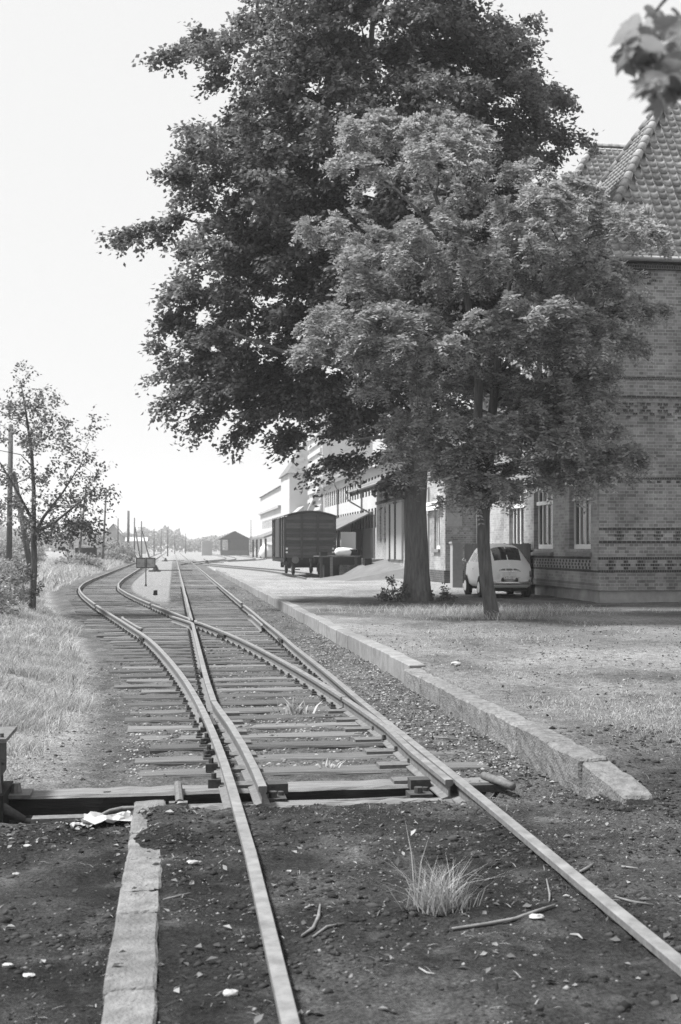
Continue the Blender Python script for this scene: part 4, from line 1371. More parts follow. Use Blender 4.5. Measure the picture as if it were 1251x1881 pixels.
# ---- houses, hut and structures on the left
def gable_house(name, label, px, Y_, wpx, eave_py, ridge_py, dpt, mw, mr_, chimney=False):
    a = at_y(px - wpx / 2, VY, Y_)
    c_ = at_y(px + wpx / 2, VY, Y_)
    ze, zr = at_y(px, eave_py, Y_).z, at_y(px, ridge_py, Y_).z
    xm_ = (a.x + c_.x) / 2
    t = thing(name, label, 'house', (xm_, Y_, -0.3))
    wv = B().box(a.x, c_.x, Y_, Y_ + dpt, -0.3, ze)
    wv.add([(a.x, Y_, ze), (c_.x, Y_, ze), (xm_, Y_, zr - 0.05)], [(0, 1, 2)])
    wv.build('wall', mw, t)
    o_ = 0.5
    r_ = B().add([(a.x - o_, Y_ - o_, ze - 0.2), (xm_, Y_ - o_, zr), (xm_, Y_ + dpt, zr), (a.x - o_, Y_ + dpt, ze - 0.2), (c_.x + o_, Y_ - o_, ze - 0.2), (c_.x + o_, Y_ + dpt, ze - 0.2)],
                 [(0, 1, 2, 3), (1, 4, 5, 2)])
    r_ = r_.build('roof', mr_, t)
    for f_ in (0.3, 0.7):
        x_ = a.x + (c_.x - a.x) * f_
        B().box(x_ - 0.5, x_ + 0.5, Y_ - 0.03, Y_ - 0.002, 1.2, 2.6).build('window', M['glass'], t)
    if chimney:
        B().box(xm_ + 0.6, xm_ + 1.3, Y_ + 3, Y_ + 3.7, zr - 1.2, zr + 1.2).build('chimney', mw, t)
    return t
gable_house('far_house', 'far gabled house right of the leaning poles', 208, 260, 36, 985, 962, 10, M['render_g'], M['tile_far'])
gable_house('far_house', 'broad grey far house half hidden by the young tree', 140, 250, 42, 962, 948, 10, M['render_g'], M['tile_far'], True)
g0, g1 = at_y(233, VY, 300), at_y(268, VY, 300)
B().box(g0.x, g1.x, 300, 305, -0.3, 3.2).add([(g0.x - .4, 299.6, 3.2), (g1.x + .4, 299.6, 3.2), (g1.x + .4, 305.4, 3.2), (g0.x - .4, 305.4, 3.2), (g0.x - .4, 302.5, 4.2), (g1.x + .4, 302.5, 4.2)], [(0, 1, 5, 4), (3, 4, 5, 2), (0, 4, 3), (1, 2, 5)]).top('low_building', M['render_w'], 'low white building behind the strutted poles', 'building')
hut = thing('trackside_hut', 'small dark timber hut with pale flat roof in the left grass', 'hut', (-9.3, 118, -0.1))
a, c_ = at_y(138, 1030, 118), at_y(176, 1030, 118)
B().box(a.x, c_.x, 118, 120, -0.3, 1.55).build('wall', M['board'], hut)
B().add([(a.x - .2, 117.6, 1.72), (c_.x + .3, 117.6, 1.5), (c_.x + .3, 120.2, 1.5), (a.x - .2, 120.2, 1.72), (a.x - .2, 117.6, 1.84), (c_.x + .3, 117.6, 1.62), (c_.x + .3, 120.2, 1.62), (a.x - .2, 120.2, 1.84)],
        [(3, 2, 1, 0), (4, 5, 6, 7), (0, 1, 5, 4), (1, 2, 6, 5), (3, 0, 4, 7)]).build('roof', M['render_g'], hut)
B().box(a.x + 0.5, a.x + 1.2, 117.96, 117.998, -0.2, 1.4).build('door', M['black'], hut)

# ---- poles
def pole(label, pxb, pxt, pyt, Y_, r=0.11, strut=None, cross=False):
    base = at_y(pxb, VY, Y_)
    topp = at_y(pxt, pyt, Y_)
    t = thing('telegraph_pole', label, 'pole', (base.x, Y_, -0.15), 'wooden poles along the line')
    B().tube([(base.x, Y_, -0.4), (topp.x, Y_, topp.z)], [r, r * 0.72], 8).build('mast', M['pole'], t, True)
    if strut:
        sb, st = at_y(strut[0], VY, Y_ + 0.4), at_y(strut[1], strut[2], Y_ + 0.2)
        B().tube([(sb.x, Y_ + 0.4, -0.4), tuple(st)], [r, r * 0.8], 8).build('strut', M['pole'], t, True)
    if cross:
        B().box(topp.x - 0.5, topp.x + 0.5, Y_ - 0.05, Y_ + 0.05, topp.z - 0.5, topp.z - 0.4).build('crossarm', M['pole'], t)
    return t
pole('tall strutted pole at the left edge behind the young tree', 16, 20, 780, 52, 0.14, (64, 25, 868))
pole('leaning dark pole beside the timber hut', 143, 157, 905, 112, 0.13)
pole('tall slim pole right of the timber hut', 188, 195, 903, 122, 0.13)
pole('slim pole in front of the far gabled house', 216, 217, 952, 170, 0.13)
pole('thick pale signal mast left of the strutted poles', 235, 236, 938, 205, 0.3)
pole('pole with a long strut, first right of the signal mast', 247, 247, 951, 190, 0.15, (258, 248, 968))
pole('pole with a strut, second right of the signal mast', 260, 260, 957, 200, 0.15, (275, 261, 975))
pole('thin far pole left of the main track vanishing point', 283, 283, 971, 260, 0.14)
pole('thinner far pole between two others near the horizon', 296, 296, 974, 300, 0.14)
pole('far pole directly left of the through track', 308, 308, 973, 235, 0.15)
pole('far pole just above the through track', 321, 321, 981, 330, 0.15)
pole('farthest short pole right of the through track', 341, 341, 980, 345, 0.15)
pole('small far pole beside the dark far shed', 461, 461, 955, 300, 0.12)

# ---- sign plates, marker block, lever stands
sg = gnd(268, 1076, -0.14)
sign = thing('track_sign', 'two worn rectangular plates on a thin post between the tracks', 'sign', sg)
B().tube([(sg.x, sg.y, -0.25), (sg.x, sg.y, 1.13)], 0.025, 8).build('post', M['iron'], sign, True)
B().box(sg.x - 0.05, sg.x + 0.05, sg.y - 0.05, sg.y + 0.05, -0.2, -0.08).build('base', M['iron'], sign)
sgm = mat('weathered_plate', 0.2, 0.42, 6, 0.9, 0.3, 30)
for s_ in (-1, 1):
    xa_, xb_ = sorted((sg.x + s_ * 0.02, sg.x + s_ * 0.42))
    pl_ = B().box(xa_, xb_, sg.y - 0.06, sg.y - 0.03, 0.66, 1.10).build('plate', sgm, sign)
    B().box(xa_, xb_, sg.y - 0.07, sg.y - 0.061, 1.07, 1.11).box(xa_, xb_, sg.y - 0.07, sg.y - 0.061, 0.65, 0.69).box(xa_, xa_ + 0.03, sg.y - 0.072, sg.y - 0.062, 0.69, 1.07).box(xb_ - 0.03, xb_, sg.y - 0.072, sg.y - 0.062, 0.69, 1.07).build('rim', M['iron'], pl_)
mk = gnd(285.5, 1093, -0.15)
B().prism([(mk.x - 0.10, -0.25), (mk.x + 0.08, -0.25), (mk.x + 0.07, 0.02), (mk.x - 0.06, 0.02)], mk.y - 0.08, mk.y + 0.08).top('marker_block', M['board'], 'small dark marker block standing between the diverging tracks', 'marker')
def lever(label, px, py, s=1.0):
    q = gnd(px, py, -0.15)
    t = thing('point_lever', label, 'lever', q)
    B().box(q.x - 0.5 * s, q.x + 0.35 * s, q.y - 0.3, q.y + 0.3, -0.25, -0.05).build('base', M['iron'], t)
    B().tube([(q.x, q.y, -0.05), (q.x + 0.02, q.y, 0.2 * s), (q.x + 0.02, q.y, 0.32 * s)], [0.25 * s, 0.12 * s, 0.04], 10).build('weight', M['black'], t)
    B().tube([(q.x, q.y, 0.1), (q.x - 0.5 * s, q.y + 0.1, 0.5 * s)], 0.03, 6).build('handle', M['black'], t)
    B().tube([(q.x + 0.2, q.y, -0.06), (q.x + 2.6 * s, q.y - 0.1, -0.06)], 0.04, 6).build('rod', M['iron'], t)
lever('dark point lever with long rod behind the track sign', 286, 1050)
lever('small point lever at the far end of the left gravel strip', 304, 1031, 0.9)
lever('tiny far point lever right of the through track', 380, 1035, 0.7)

# near lever housing at the left edge
box = thing('point_machine', 'dark iron point lever housing at the left edge beside the toe timber', 'lever housing', (-1.4, 8.1, -0.3))
B().box(-1.62, -1.145, 7.95, 8.35, 0.02, 0.275).build('housing', M['iron'], box)
B().box(-1.68, -1.085, 7.88, 8.42, 0.277, 0.305).build('lid', M['iron_mid'], box)
B().tube([(-1.12, 7.95, 0.29), (-1.12, 7.95, 0.33)], 0.014, 6).tube([(-1.12, 7.94, 0.14), (-1.10, 7.94, 0.14)], 0.02, 6).build('bolt', M['iron'], box)
B().box(-1.60, -1.16, 7.98, 8.3, -0.06, 0.018).build('neck', M['black'], box)
B().bar((-1.15, 7.93, 0.24), (-1.13, 7.93, -0.06), 0.03, 0.02).build('side_strap', M['iron_mid'], box)
B().tube([(-1.30, 7.90, 0.02), (-1.24, 7.90, -0.04), (-1.12, 7.92, -0.15), (-0.98, 7.94, -0.245)], [0.055, 0.06, 0.035, 0.03], 8).build('crank_arm', M['iron'], box, True)
B().tube([(-1.30, 7.82, 0.02), (-1.30, 8.0, 0.02)], 0.1, 12).build('crank_hub', M['black'], box, True)
B().box(-1.14, -0.96, 8.1, 8.32, -0.135, -0.112).tube([(-1.06, 8.2, -0.112), (-1.06, 8.2, -0.05)], [0.04, 0.028], 8).build('foot_plate', M['iron_mid'], box)
B().box(-1.6, -1.1, 7.86, 8.36, -0.34, -0.062).build('pedestal', M['black'], box)
B().box(-0.88, -0.55, 7.50, 7.60, -0.17, -0.14).top('iron_offcut', M['iron_mid'], 'flat iron strip lying in front of the throw rod turnbuckle', 'iron strip')

# ================================================================ CAR
car = thing('parked_car', 'small pale rounded estate car parked behind the thin tree trunk', 'car', (9.56, 32.62, 0.10))
car.rotation_euler = (0, 0, R(-3.0))
def lpart(b_, name, m_, parent, smooth=False):
    ob = bpy.data.objects.new(name, b_.mesh(name, m_, smooth=smooth))
    C.objects.link(ob)
    ob.parent = parent
    return ob
ST_ = [(-0.014, .47, .60, .25, .25, .2), (0.0, .40, .68, .46, .47, .32), (0.03, .35, .83, .57, .58, .38), (0.08, .31, .94, .63, .64, .41), (0.17, .29, 1.02, .67, .685, .43), (0.25, .28, 1.10, .685, .70, .445), (0.40, .28, 1.25, .705, .715, .455), (0.58, .28, 1.41, .715, .72, .465),
       (0.70, .28, 1.48, .72, .725, .47), (0.9, .28, 1.54, .72, .725, .48), (1.05, .28, 1.56, .725, .73, .485), (1.6, .28, 1.58, .725, .73, .49), (1.68, .28, 1.58, .725, .73, .49), (2.35, .28, 1.55, .72, .725, .485), (2.55, .28, 1.51, .71, .72, .475),
       (2.95, .28, 1.2, .67, .68, .46), (3.1, .28, 1.03, .65, .66, .45), (3.35, .30, .88, .56, .57, .4), (3.48, .34, .76, .44, .45, .32), (3.53, .40, .66, .3, .3, .2)]
def ring(s_):
    y_, zb, zt, wl, ww, wt = s_
    bz = min(0.97, zb + (zt - zb) * 0.74)
    lo = lambda f_: zb + (bz - zb) * f_
    up_ = lambda f_: bz + (zt - bz) * f_
    hp = [(0, zb), (wl * .82, zb), (wl * .97, lo(.12)), (wl, lo(.35)), (ww, lo(.72)), (ww * .985, lo(.93)), (ww * .965, bz), (ww * .93, up_(.10)),
          (wt + (ww * .93 - wt) * .42, up_(.55)), (wt * 1.02, up_(.76)), (wt * .88, up_(.88)), (wt * .66, up_(.955)), (wt * .34, up_(.99)), (0, zt)]
    full = [(x, y_, z) for x, z in hp] + [(-x, y_, z) for x, z in hp[-2:0:-1]]
    return full
rings = [ring(s_) for s_ in ST_]
nr = len(rings[0])
body, glz = B(), {}
allv = [v for r_ in rings for v in r_]
bf, gf_rear, gf_side, gf_front = [], [], [], []
for i_ in range(len(rings) - 1):
    for j in range(nr):
        k = (j + 1) % nr
        f_ = (i_ * nr + j, i_ * nr + k, (i_ + 1) * nr + k, (i_ + 1) * nr + j)
        jj = j if j < 13 else nr - 1 - j
        if 5 <= i_ <= 7 and jj >= 10:
            gf_rear.append(f_)
        elif i_ in (10, 12) and jj == 7:
            gf_side.append(f_)
        elif i_ == 14 and jj >= 9:
            gf_front.append(f_)
        else:
            bf.append(f_)
bf.append(tuple(range(nr)))
bf.append(tuple(range((len(rings) - 1) * nr, len(rings) * nr))[::-1])
cb = lpart(B().add(allv, bf), 'body', M['car'], car, True)
for nm, ff in (('rear_window', gf_rear), ('side_window', gf_side), ('windscreen', gf_front)):
    used = sorted({i_ for f_ in ff for i_ in f_})
    mp_ = {u: k for k, u in enumerate(used)}
    lpart(B().add([allv[u] for u in used], [tuple(mp_[i_] for i_ in f_) for f_ in ff]), nm, M['glass'], car, True)
lpart(B().box(-0.02, 0.02, 0.20, 0.215, 1.04, 1.06).bar((0, 0.24, 1.10), (0, 0.70, 1.49), 0.025, 0.02), 'window_divider', M['car'], car)
# engine-lid vents, trim, plate, lamps, bumper
def rear_y(x, z):
    return -0.012 + 0.20 * max(0, (z - 0.66) / 0.34) ** 2 + 0.10 * (abs(x) / 0.62) ** 3
def rear_patch(x0, x1, z0, z1, dep=0.012, ins=0.0):
    b_ = B()
    n_ = 5
    vs_, fs2 = [], []
    for a_ in range(n_ + 1):
        for c2_ in range(3):
            x = x0 + (x1 - x0) * a_ / n_
            z = z0 + (z1 - z0) * c2_ / 2
            vs_.append((x, rear_y(x, z) - dep, z))
    for a_ in range(n_):
        for c2_ in range(2):
            q = a_ * 3 + c2_
            fs2.append((q, q + 3, q + 4, q + 1))
    return b_.add(vs_, fs2)
for (a_, c_) in ((-0.30, -0.12), (-0.09, 0.09), (0.12, 0.30)):
    lpart(rear_patch(a_, c_, 0.80, 0.89), 'vent', M['vent'], car, True)
lpart(rear_patch(-0.33, 0.33, 0.765, 0.785, 0.02), 'trim_strip', M['chrome'], car, True)
lpart(B().box(-0.06, 0.06, -0.035, 0.03, 0.755, 0.795), 'lid_handle', M['chrome'], car)
lpart(B().tube([(0, 0.10, 0.945), (0, 0.085, 0.95)], 0.028, 10), 'emblem', M['chrome'], car)
plt = lpart(B().box(-0.17, 0.17, -0.032, -0.018, 0.545, 0.745), 'number_plate', M['plate'], car)
def text(s_, size, loc, parent, m_, rot=(R(90), 0, 0)):
    cu = bpy.data.curves.new('lettering', 'FONT')
    cu.body = s_
    cu.size = size
    cu.align_x = 'CENTER'
    to = bpy.data.objects.new('tmp', cu)
    C.objects.link(to)
    dg = bpy.context.evaluated_depsgraph_get()
    me = bpy.data.meshes.new_from_object(to.evaluated_get(dg))
    bpy.data.objects.remove(to)
    me.materials.clear()
    me.materials.append(m_)
    ob = bpy.data.objects.new('lettering', me)
    C.objects.link(ob)
    ob.parent = parent
    ob.location = loc
    ob.rotation_euler = rot
    return ob
text('KD 551', 0.098, (0, -0.034, 0.56), plt, M['ink'])
text('T', 0.06, (0.0, -0.034, 0.67), plt, M['ink'])
lpart(B().tube([(-0.32, -0.012, 0.64), (-0.32, -0.022, 0.64)], [0.06, 0.06], 16), 'country_badge', M['plate'], car)
bp_ = [(x, -0.06 + 0.16 * (abs(x) / 0.7) ** 3, 0.44) for x in np.linspace(-0.70, 0.70, 11)]
lpart(B().tube(bp_, 0.045, 8), 'rear_bumper', M['chrome'], car, True)
for s_ in (-1, 1):
    tl = lpart(B().tube([(s_ * 0.63, 0.06, 0.62), (s_ * 0.63, 0.03, 0.70), (s_ * 0.625, 0.05, 0.78)], [0.035, 0.045, 0.03], 8), 'tail_light', M['lamp'], car, True)
    lpart(B().tube([(s_ * 0.58, 0.00, 0.51), (s_ * 0.58, -0.02, 0.51)], 0.03, 10), 'reflector', M['lamp'], car)
    lpart(B().tube([(s_ * 0.69, 2.55, 0.98), (s_ * 0.80, 2.55, 1.04)], 0.012, 6).tube([(s_ * 0.82, 2.53, 1.06), (s_ * 0.82, 2.57, 1.06)], [0.065, 0.05], 12), 'mirror', M['chrome'], car, True)
    lpart(B().box(min(s_ * .73, s_ * .742), max(s_ * .73, s_ * .742), 1.55, 1.70, 0.80, 0.825), 'door_handle', M['chrome'], car)
for y_ in (0.73, 2.73):
    for s_ in (-1, 1):
        ar = [(s_ * 0.728, y_ + 0.34 * math.cos(t), 0.29 + 0.34 * math.sin(t)) for t in np.linspace(0, math.pi, 12)]
        lpart(B().poly([(s_ * 0.732, a_[1], a_[2]) for a_ in (ar if s_ < 0 else ar[::-1])]), 'wheel_arch', M['black'], car)
        wh = lpart(B().tube([(s_ * 0.575, y_, 0.29), (s_ * 0.58, y_, 0.29), (s_ * 0.74, y_, 0.29), (s_ * 0.755, y_, 0.29)], [0.25, 0.29, 0.29, 0.25], 22), 'wheel', M['rubber'], car, True)
        lpart(B().tube([(s_ * 0.74, y_, 0.29), (s_ * 0.762, y_, 0.29)], [0.17, 0.16], 18), 'hub_cap', M['car'], wh)
lpart(B().box(-0.52, 0.52, 0.12, 3.2, 0.2, 0.285), 'underbody', M['black'], car)
lpart(B().box(-0.5, 0.5, 1.0, 2.4, 0.6, 1.15), 'seats', M['board'], car)

print('stage props', len(bpy.data.objects))

# ================================================================ TREES
def unit(v):
    return v / np.maximum(np.linalg.norm(v, axis=-1, keepdims=True), 1e-6)

def leaf_mesh(name, P, N, D, L_, W_, m_, o, fold=0.25):
    N = unit(N)
    D = unit(D - N * np.sum(D * N, -1, keepdims=True))
    S = np.cross(D, N)
    L_ = np.asarray(L_)[:, None]
    W_ = np.asarray(W_)[:, None]
    mid = P + D * L_ * 0.45
    a = P
    b_ = mid + S * W_ * 0.5 - N * W_ * fold
    c_ = P + D * L_ - N * L_ * 0.12
    d_ = mid - S * W_ * 0.5 - N * W_ * fold
    V = np.stack([a, b_, c_, d_], 1).reshape(-1, 3) - np.array(o[:])
    k = np.arange(len(P)) * 4
    # two triangles folded along the midrib
    Fc = np.concatenate([np.stack([k, k + 1, k + 2], 1), np.stack([k, k + 2, k + 3], 1)])
    return np_mesh(name, V, Fc, m_)

def rel(bx_, by_, l, d_, z):
    """lateral / depth offset from a trunk, camera-aligned plan axes"""
    return np.stack([bx_ + l * CA + d_ * SA, by_ - l * SA + d_ * CA, z], -1)

def crown_sample(prof, n, ppm, px0, base_z, py_base, depth_f, r_lo, r_hi, rg):
    """prof rows: (py, left px, right px). returns lateral, depth, z, outward unit"""
    prof = np.array(prof, float)
    zs = base_z + (py_base - prof[:, 0]) / ppm
    li = (prof[:, 1] - px0) / ppm
    ri = (prof[:, 2] - px0) / ppm
    o = np.argsort(zs)
    zs, li, ri = zs[o], li[o], ri[o]
    wts = np.maximum(ri - li, 0.2)
    zz = np.linspace(zs[0], zs[-1], 400)
    pw = np.interp(zz, zs, wts) ** 1.5
    z = rg.choice(zz, n, p=pw / pw.sum()) + rg.uniform(-.1, .1, n)
    l0, r0 = np.interp(z, zs, li), np.interp(z, zs, ri)
    mid, hw2 = (l0 + r0) / 2, (r0 - l0) / 2
    th = rg.uniform(0, 2 * np.pi, n)
    r = np.sqrt(rg.uniform(r_lo ** 2, r_hi ** 2, n))
    l = mid + hw2 * r * np.cos(th)
    d = hw2 * depth_f * r * np.sin(th)
    return l, d, z, np.stack([np.cos(th), np.sin(th)], -1), zs, (li + ri) / 2

def build_branches(name, skel, targets, parent, m_, r_main=0.05, rg=None, sag=0.15):
    """skel: list of (points, radii); targets: (n,3) twig ends joined to the nearest lower skeleton point"""
    bb = B()
    P_, R_ = [], []
    for pts, rad in skel:
        bb.tube(pts, rad, 9)
        for a, c_, ra, rc in zip(pts[:-1], pts[1:], rad[:-1], rad[1:]):
            for t in np.linspace(0, 1, 6):
                P_.append(Vector(a).lerp(Vector(c_), t))
                R_.append(ra + (rc - ra) * t)
    PA = np.array([p_[:] for p_ in P_])
    for T in targets:
        d_ = PA - T
        dist = np.sqrt((d_ ** 2).sum(1)) + np.where(d_[:, 2] > -0.15 * np.hypot(d_[:, 0], d_[:, 1]), 1.5, 0)
        j = int(np.argmin(dist))
        p0 = Vector(PA[j])
        q = Vector(T)
        dd = (q - p0)
        m1 = p0 + dd * 0.4 + Vector((random.uniform(-.12, .12), random.uniform(-.12, .12), random.uniform(0.02, .22))) * dd.length * 0.6
        r0 = min(R_[j] * 0.6, r_main)
        bb.tube([p0, m1, q], [r0, r0 * 0.6, 0.008], 5, cap=False)
        # later twigs may spring from this one
        PA = np.vstack([PA, np.array(m1[:]), np.array(q[:]) * 0.4 + np.array(m1[:]) * 0.6])
        R_ += [r0 * 0.6, r0 * 0.4]
    return bb.build(name, m_, parent, True)

def sprays(C_, U, rg, twigs=7, per=32, tl=(0.6, 1.1), leaf=(0.09, 0.14), asp=0.62, jit=0.07, droop=0.35, up=0.9):
    n = len(C_)
    base = np.repeat(C_, twigs, 0)
    u = np.repeat(U, twigs, 0)
    k = len(base)
    dr = unit(u + rg.normal(0, 0.55, (k, 3)) * np.array([1, 1, 0.45]))
    ln = rg.uniform(*tl, k)
    t = rg.uniform(0.08, 1, (k, per))
    pos = base[:, None] + dr[:, None] * (t * ln[:, None])[..., None]
    pos[..., 2] -= droop * (t ** 2) * ln[:, None]
    pos = pos + rg.normal(0, jit, pos.shape)
    pos = pos.reshape(-1, 3)
    m_ = len(pos)
    dd = np.repeat(dr, per, 0) + rg.normal(0, 0.7, (m_, 3))
    dd[:, 2] -= 0.35
    nn = np.array([0, 0, up]) + rg.normal(0, 0.5, (m_, 3)) + 0.25 * np.repeat(dr, per, 0)
    L_ = rg.uniform(*leaf, m_)
    return pos, nn, dd, L_, L_ * asp

# ---- big dark tree
bt = Vector((6.62, 31.6, 0.08))
BD = bt.y * CA + bt.x * SA
BP = F / BD
btree = thing('broad_tree', 'large dark broadleaf tree with thick trunk shading the station front', 'tree', bt)
prof = [(-60, 590, 800), (-10, 480, 860), (40, 420, 900), (90, 385, 950), (160, 420, 985), (230, 400, 1000), (330, 370, 1000), (400, 400, 990), (480, 385, 970), (540, 365, 950),
        (600, 355, 930), (660, 370, 900), (705, 380, 860), (745, 470, 820), (770, 570, 790), (785, 650, 770)]
rg = np.random.default_rng(5)
l, d_, z, cs, zs_, mids = crown_sample(prof, 330, BP, 765, 0.08, 1103, 0.8, 0.25, 0.92, rg)
lob = rel(bt.x, bt.y, l, d_, z)
lob = np.vstack([lob, [tuple(at_y(px, py, bt.y + rg.uniform(-1.6, 1.6))) for px, py in ((395, 250), (385, 300), (420, 465), (395, 510), (375, 555), (370, 600), (385, 650), (390, 695), (430, 730), (440, 180), (450, 560), (460, 640), (420, 350), (440, 420), (430, 120), (480, 480))]])
ncl = 5
off_ = rg.normal(0, 1, (len(lob), ncl, 3)) * np.array([0.75, 0.75, 0.33])
ctr = (lob[:, None] + off_).reshape(-1, 3)
dn = np.sqrt(((ctr[:, None] - ctr[None]) ** 2).sum(-1))
ctr = ctr[(dn < 1.1).sum(1) > 4]            # no stray clumps off the crown
mid_l = np.interp(ctr[:, 2], zs_, mids)
axisP = rel(bt.x, bt.y, mid_l, np.zeros(len(ctr)), ctr[:, 2] - 0.5)
U = unit((ctr - axisP) * np.array([1, 1, 0.35]) + rg.normal(0, 0.25, ctr.shape))
extra, exu = [], []
def ex_branch(px0, py0, px1, py1, n_, dd0=0.0, dd1=0.0, Yb=bt.y, ppm=BP, wob_=0.12):
    a = at_y(px0, py0, Yb + dd0)
    c_ = at_y(px1, py1, Yb + dd1)
    for k in range(n_):
        t = k / max(1, n_ - 1)
        q = a.lerp(c_, t)
        extra.append((q.x + rg.normal(0, wob_), q.y + rg.normal(0, wob_), q.z + rg.normal(0, wob_ * .6)))
        exu.append(tuple((c_ - a).normalized()))
for e in ((350, 395, 225, 432, 9), (400, 70, 320, 95, 7), (400, 690, 320, 735, 6), (640, 830, 590, 852, 3), (740, 830, 640, 848, 5), (360, 330, 325, 325, 4), (365, 560, 325, 585, 4), (480, 760, 445, 800, 4), (1010, 150, 1035, 175, 3), (1000, 240, 1060, 250, 4), (760, 850, 730, 885, 5), (420, 740, 360, 770, 5), (560, 790, 530, 805, 5)):
    ex_branch(*e)
ctr2 = np.vstack([ctr, np.array(extra)])
U2 = np.vstack([U, np.array(exu)])
bz = lambda px, py, dd=0.0: tuple(at_y(px, py, bt.y + dd))
skel = [([tuple(bt - Vector((0, 0, .3))), tuple(bt + Vector((0, 0, 0.05))), tuple(bt + Vector((0, 0, 0.35))), tuple(bt + Vector((0.0, 0, 1.2))), bz(762, 930), bz(768, 800), bz(760, 690)], [0.50, 0.44, 0.37, 0.325, 0.305, 0.30, 0.27])]
tb = B()
# trunk with root flare and uneven girth
vs, fs = [], []
pts, rad = skel[0]
rr = random.Random(4)
dense_p, dense_r = [], []
for a, c_, ra, rc in zip(pts[:-1], pts[1:], rad[:-1], rad[1:]):
    for t in np.linspace(0, 1, 5)[:-1]:
        dense_p.append(Vector(a).lerp(Vector(c_), t))
        dense_r.append(ra + (rc - ra) * t)
dense_p.append(Vector(pts[-1]))
dense_r.append(rad[-1])
for p_, r_ in zip(dense_p, dense_r):
    hz = max(0, 1 - (p_.z - bt.z) / 0.9)
    for j in range(20):
        t = 2 * math.pi * j / 20
        f_ = 1 + 0.05 * math.sin(3 * t + 1) + 0.10 * hz * math.sin(5 * t + 0.7) + rr.uniform(-.018, .018)
        vs.append((p_.x + r_ * f_ * math.cos(t), p_.y + r_ * f_ * math.sin(t), p_.z))
for i_ in range(len(dense_p) - 1):
    for j in range(20):
        k = (j + 1) % 20
        fs.append((i_ * 20 + j, i_ * 20 + k, i_ * 20 + 20 + k, i_ * 20 + 20 + j))
B().add(vs, fs).build('trunk', M['bark'], btree, True)
limbs = [([bz(760, 700), bz(690, 560, -.6), bz(610, 420, -1.2), bz(540, 300, -1.6)], [.2, .15, .1, .05]),
         ([bz(765, 720), bz(800, 560, -.8), bz(830, 380, -1.2), bz(850, 200, -1.0)], [.2, .15, .1, .05]),
         ([bz(760, 690), bz(730, 480, 1.0), bz(700, 300, 1.6), bz(680, 100, 1.2), bz(690, -30, .5)], [.24, .18, .13, .09, .05]),
         ([bz(762, 780), bz(690, 730, -.6), bz(630, 675, -1.2), bz(530, 650, -1.8), bz(400, 600, -2.0)], [.12, .09, .07, .05, .025]),
         ([bz(762, 800), bz(640, 740, 1.2), bz(500, 700, 2.2), bz(400, 660, 2.4)], [.15, .11, .07, .04]),
         ([bz(765, 750), bz(860, 640, 1.2), bz(930, 520, 2.0), bz(980, 380, 2.2)], [.16, .11, .08, .04]),
         ([bz(700, 600), bz(610, 520, 0.5), bz(530, 490, 0.4), bz(440, 430, 0.2), bz(330, 400, 0)], [.09, .07, .055, .04, .02]),
         ([bz(690, 300, 1.6), bz(560, 180, .6), bz(440, 90, .2)], [.1, .07, .03]),
         ([bz(830, 380, -1.2), bz(930, 250, -.6), bz(1000, 180, 0)], [.09, .06, .03]),
         ([bz(765, 790), bz(720, 800, -1.6), bz(640, 810, -2.8)], [.1, .06, .03])]
sel = rg.choice(len(ctr), min(620, len(ctr)), replace=False)
build_branches('branches', limbs, np.vstack([ctr[sel], np.array(extra)[::2]]), btree, M['bark'], 0.045)
pos, nn, dd, L_, W_ = sprays(ctr2, U2, rg, twigs=6, per=27, tl=(0.4, 0.85), leaf=(0.10, 0.17), asp=0.7, jit=0.08, droop=0.3)
ob = bpy.data.objects.new('crown', leaf_mesh('crown', pos, nn, dd, L_, W_, M['leaf_big'], bt))
C.objects.link(ob)
ob.parent = btree
print('big leaves', len(pos))

# ---- feathery acacia in front
at0 = Vector((6.47, 23.37, 0.08))
AD = at0.y * CA + at0.x * SA
AP = F / AD
aca = thing('feathery_tree', 'pale feathery-leaved tree with forked slender trunk in front of the car', 'tree', at0)
prof = [(205, 720, 800), (240, 650, 860), (290, 610, 930), (350, 600, 1040), (390, 595, 1150), (450, 600, 1160), (500, 600, 1150), (550, 605, 1165), (600, 580, 1170), (650, 580, 1120), (700, 610, 1090), (750, 650, 1090), (800, 730, 1130), (850, 750, 1130), (890, 770, 1060), (930, 815, 950), (955, 850, 905)]
rg = np.random.default_rng(8)
nl = 72
l, d_, z, cs, zs_, mids = crown_sample(prof, nl, AP, 903, 0.08, 1136, 0.8, 0.35, 0.95, rg)
lob = rel(at0.x, at0.y, l, d_, z)
lob = np.vstack([lob, [tuple(at_y(px, py, at0.y + dd_)) for px, py, dd_ in ((700, 250, 0), (800, 240, .4), (660, 330, -.6), (620, 420, .3), (1140, 390, 0), (1170, 440, .3), (1160, 590, -.2), (1120, 640, .4), (1130, 850, 0), (1080, 870, -.4), (600, 650, 0), (640, 600, -.8), (780, 860, -.3), (880, 930, -.5), (1050, 390, -.5), (960, 330, .4), (860, 270, .2), (1000, 720, -.8), (1050, 760, .2), (1100, 815, -.3), (1140, 850, .2), (1060, 850, .5), (1000, 840, -.9), (950, 800, -.6), (960, 885, .3), (1010, 890, -.2), (820, 800, -.8), (780, 835, .1), (830, 885, -.5), (1080, 500, -.9), (1120, 560, .6), (700, 480, -1.0), (760, 600, -1.2), (680, 640, -.9), (1090, 700, .1), (1060, 660, -.9), (900, 500, -1.8), (800, 420, -1.6), (1000, 430, -1.6))]])
nt_ = 12
dirs = unit(rg.normal(0, 1, (len(lob), nt_, 3)))
dirs[..., 2] = np.abs(dirs[..., 2]) * 0.9 - 0.25
ctr = (lob[:, None] + dirs * np.array([0.72, 0.72, 0.42]) * rg.uniform(0.5, 1.1, (len(lob), nt_, 1))).reshape(-1, 3)
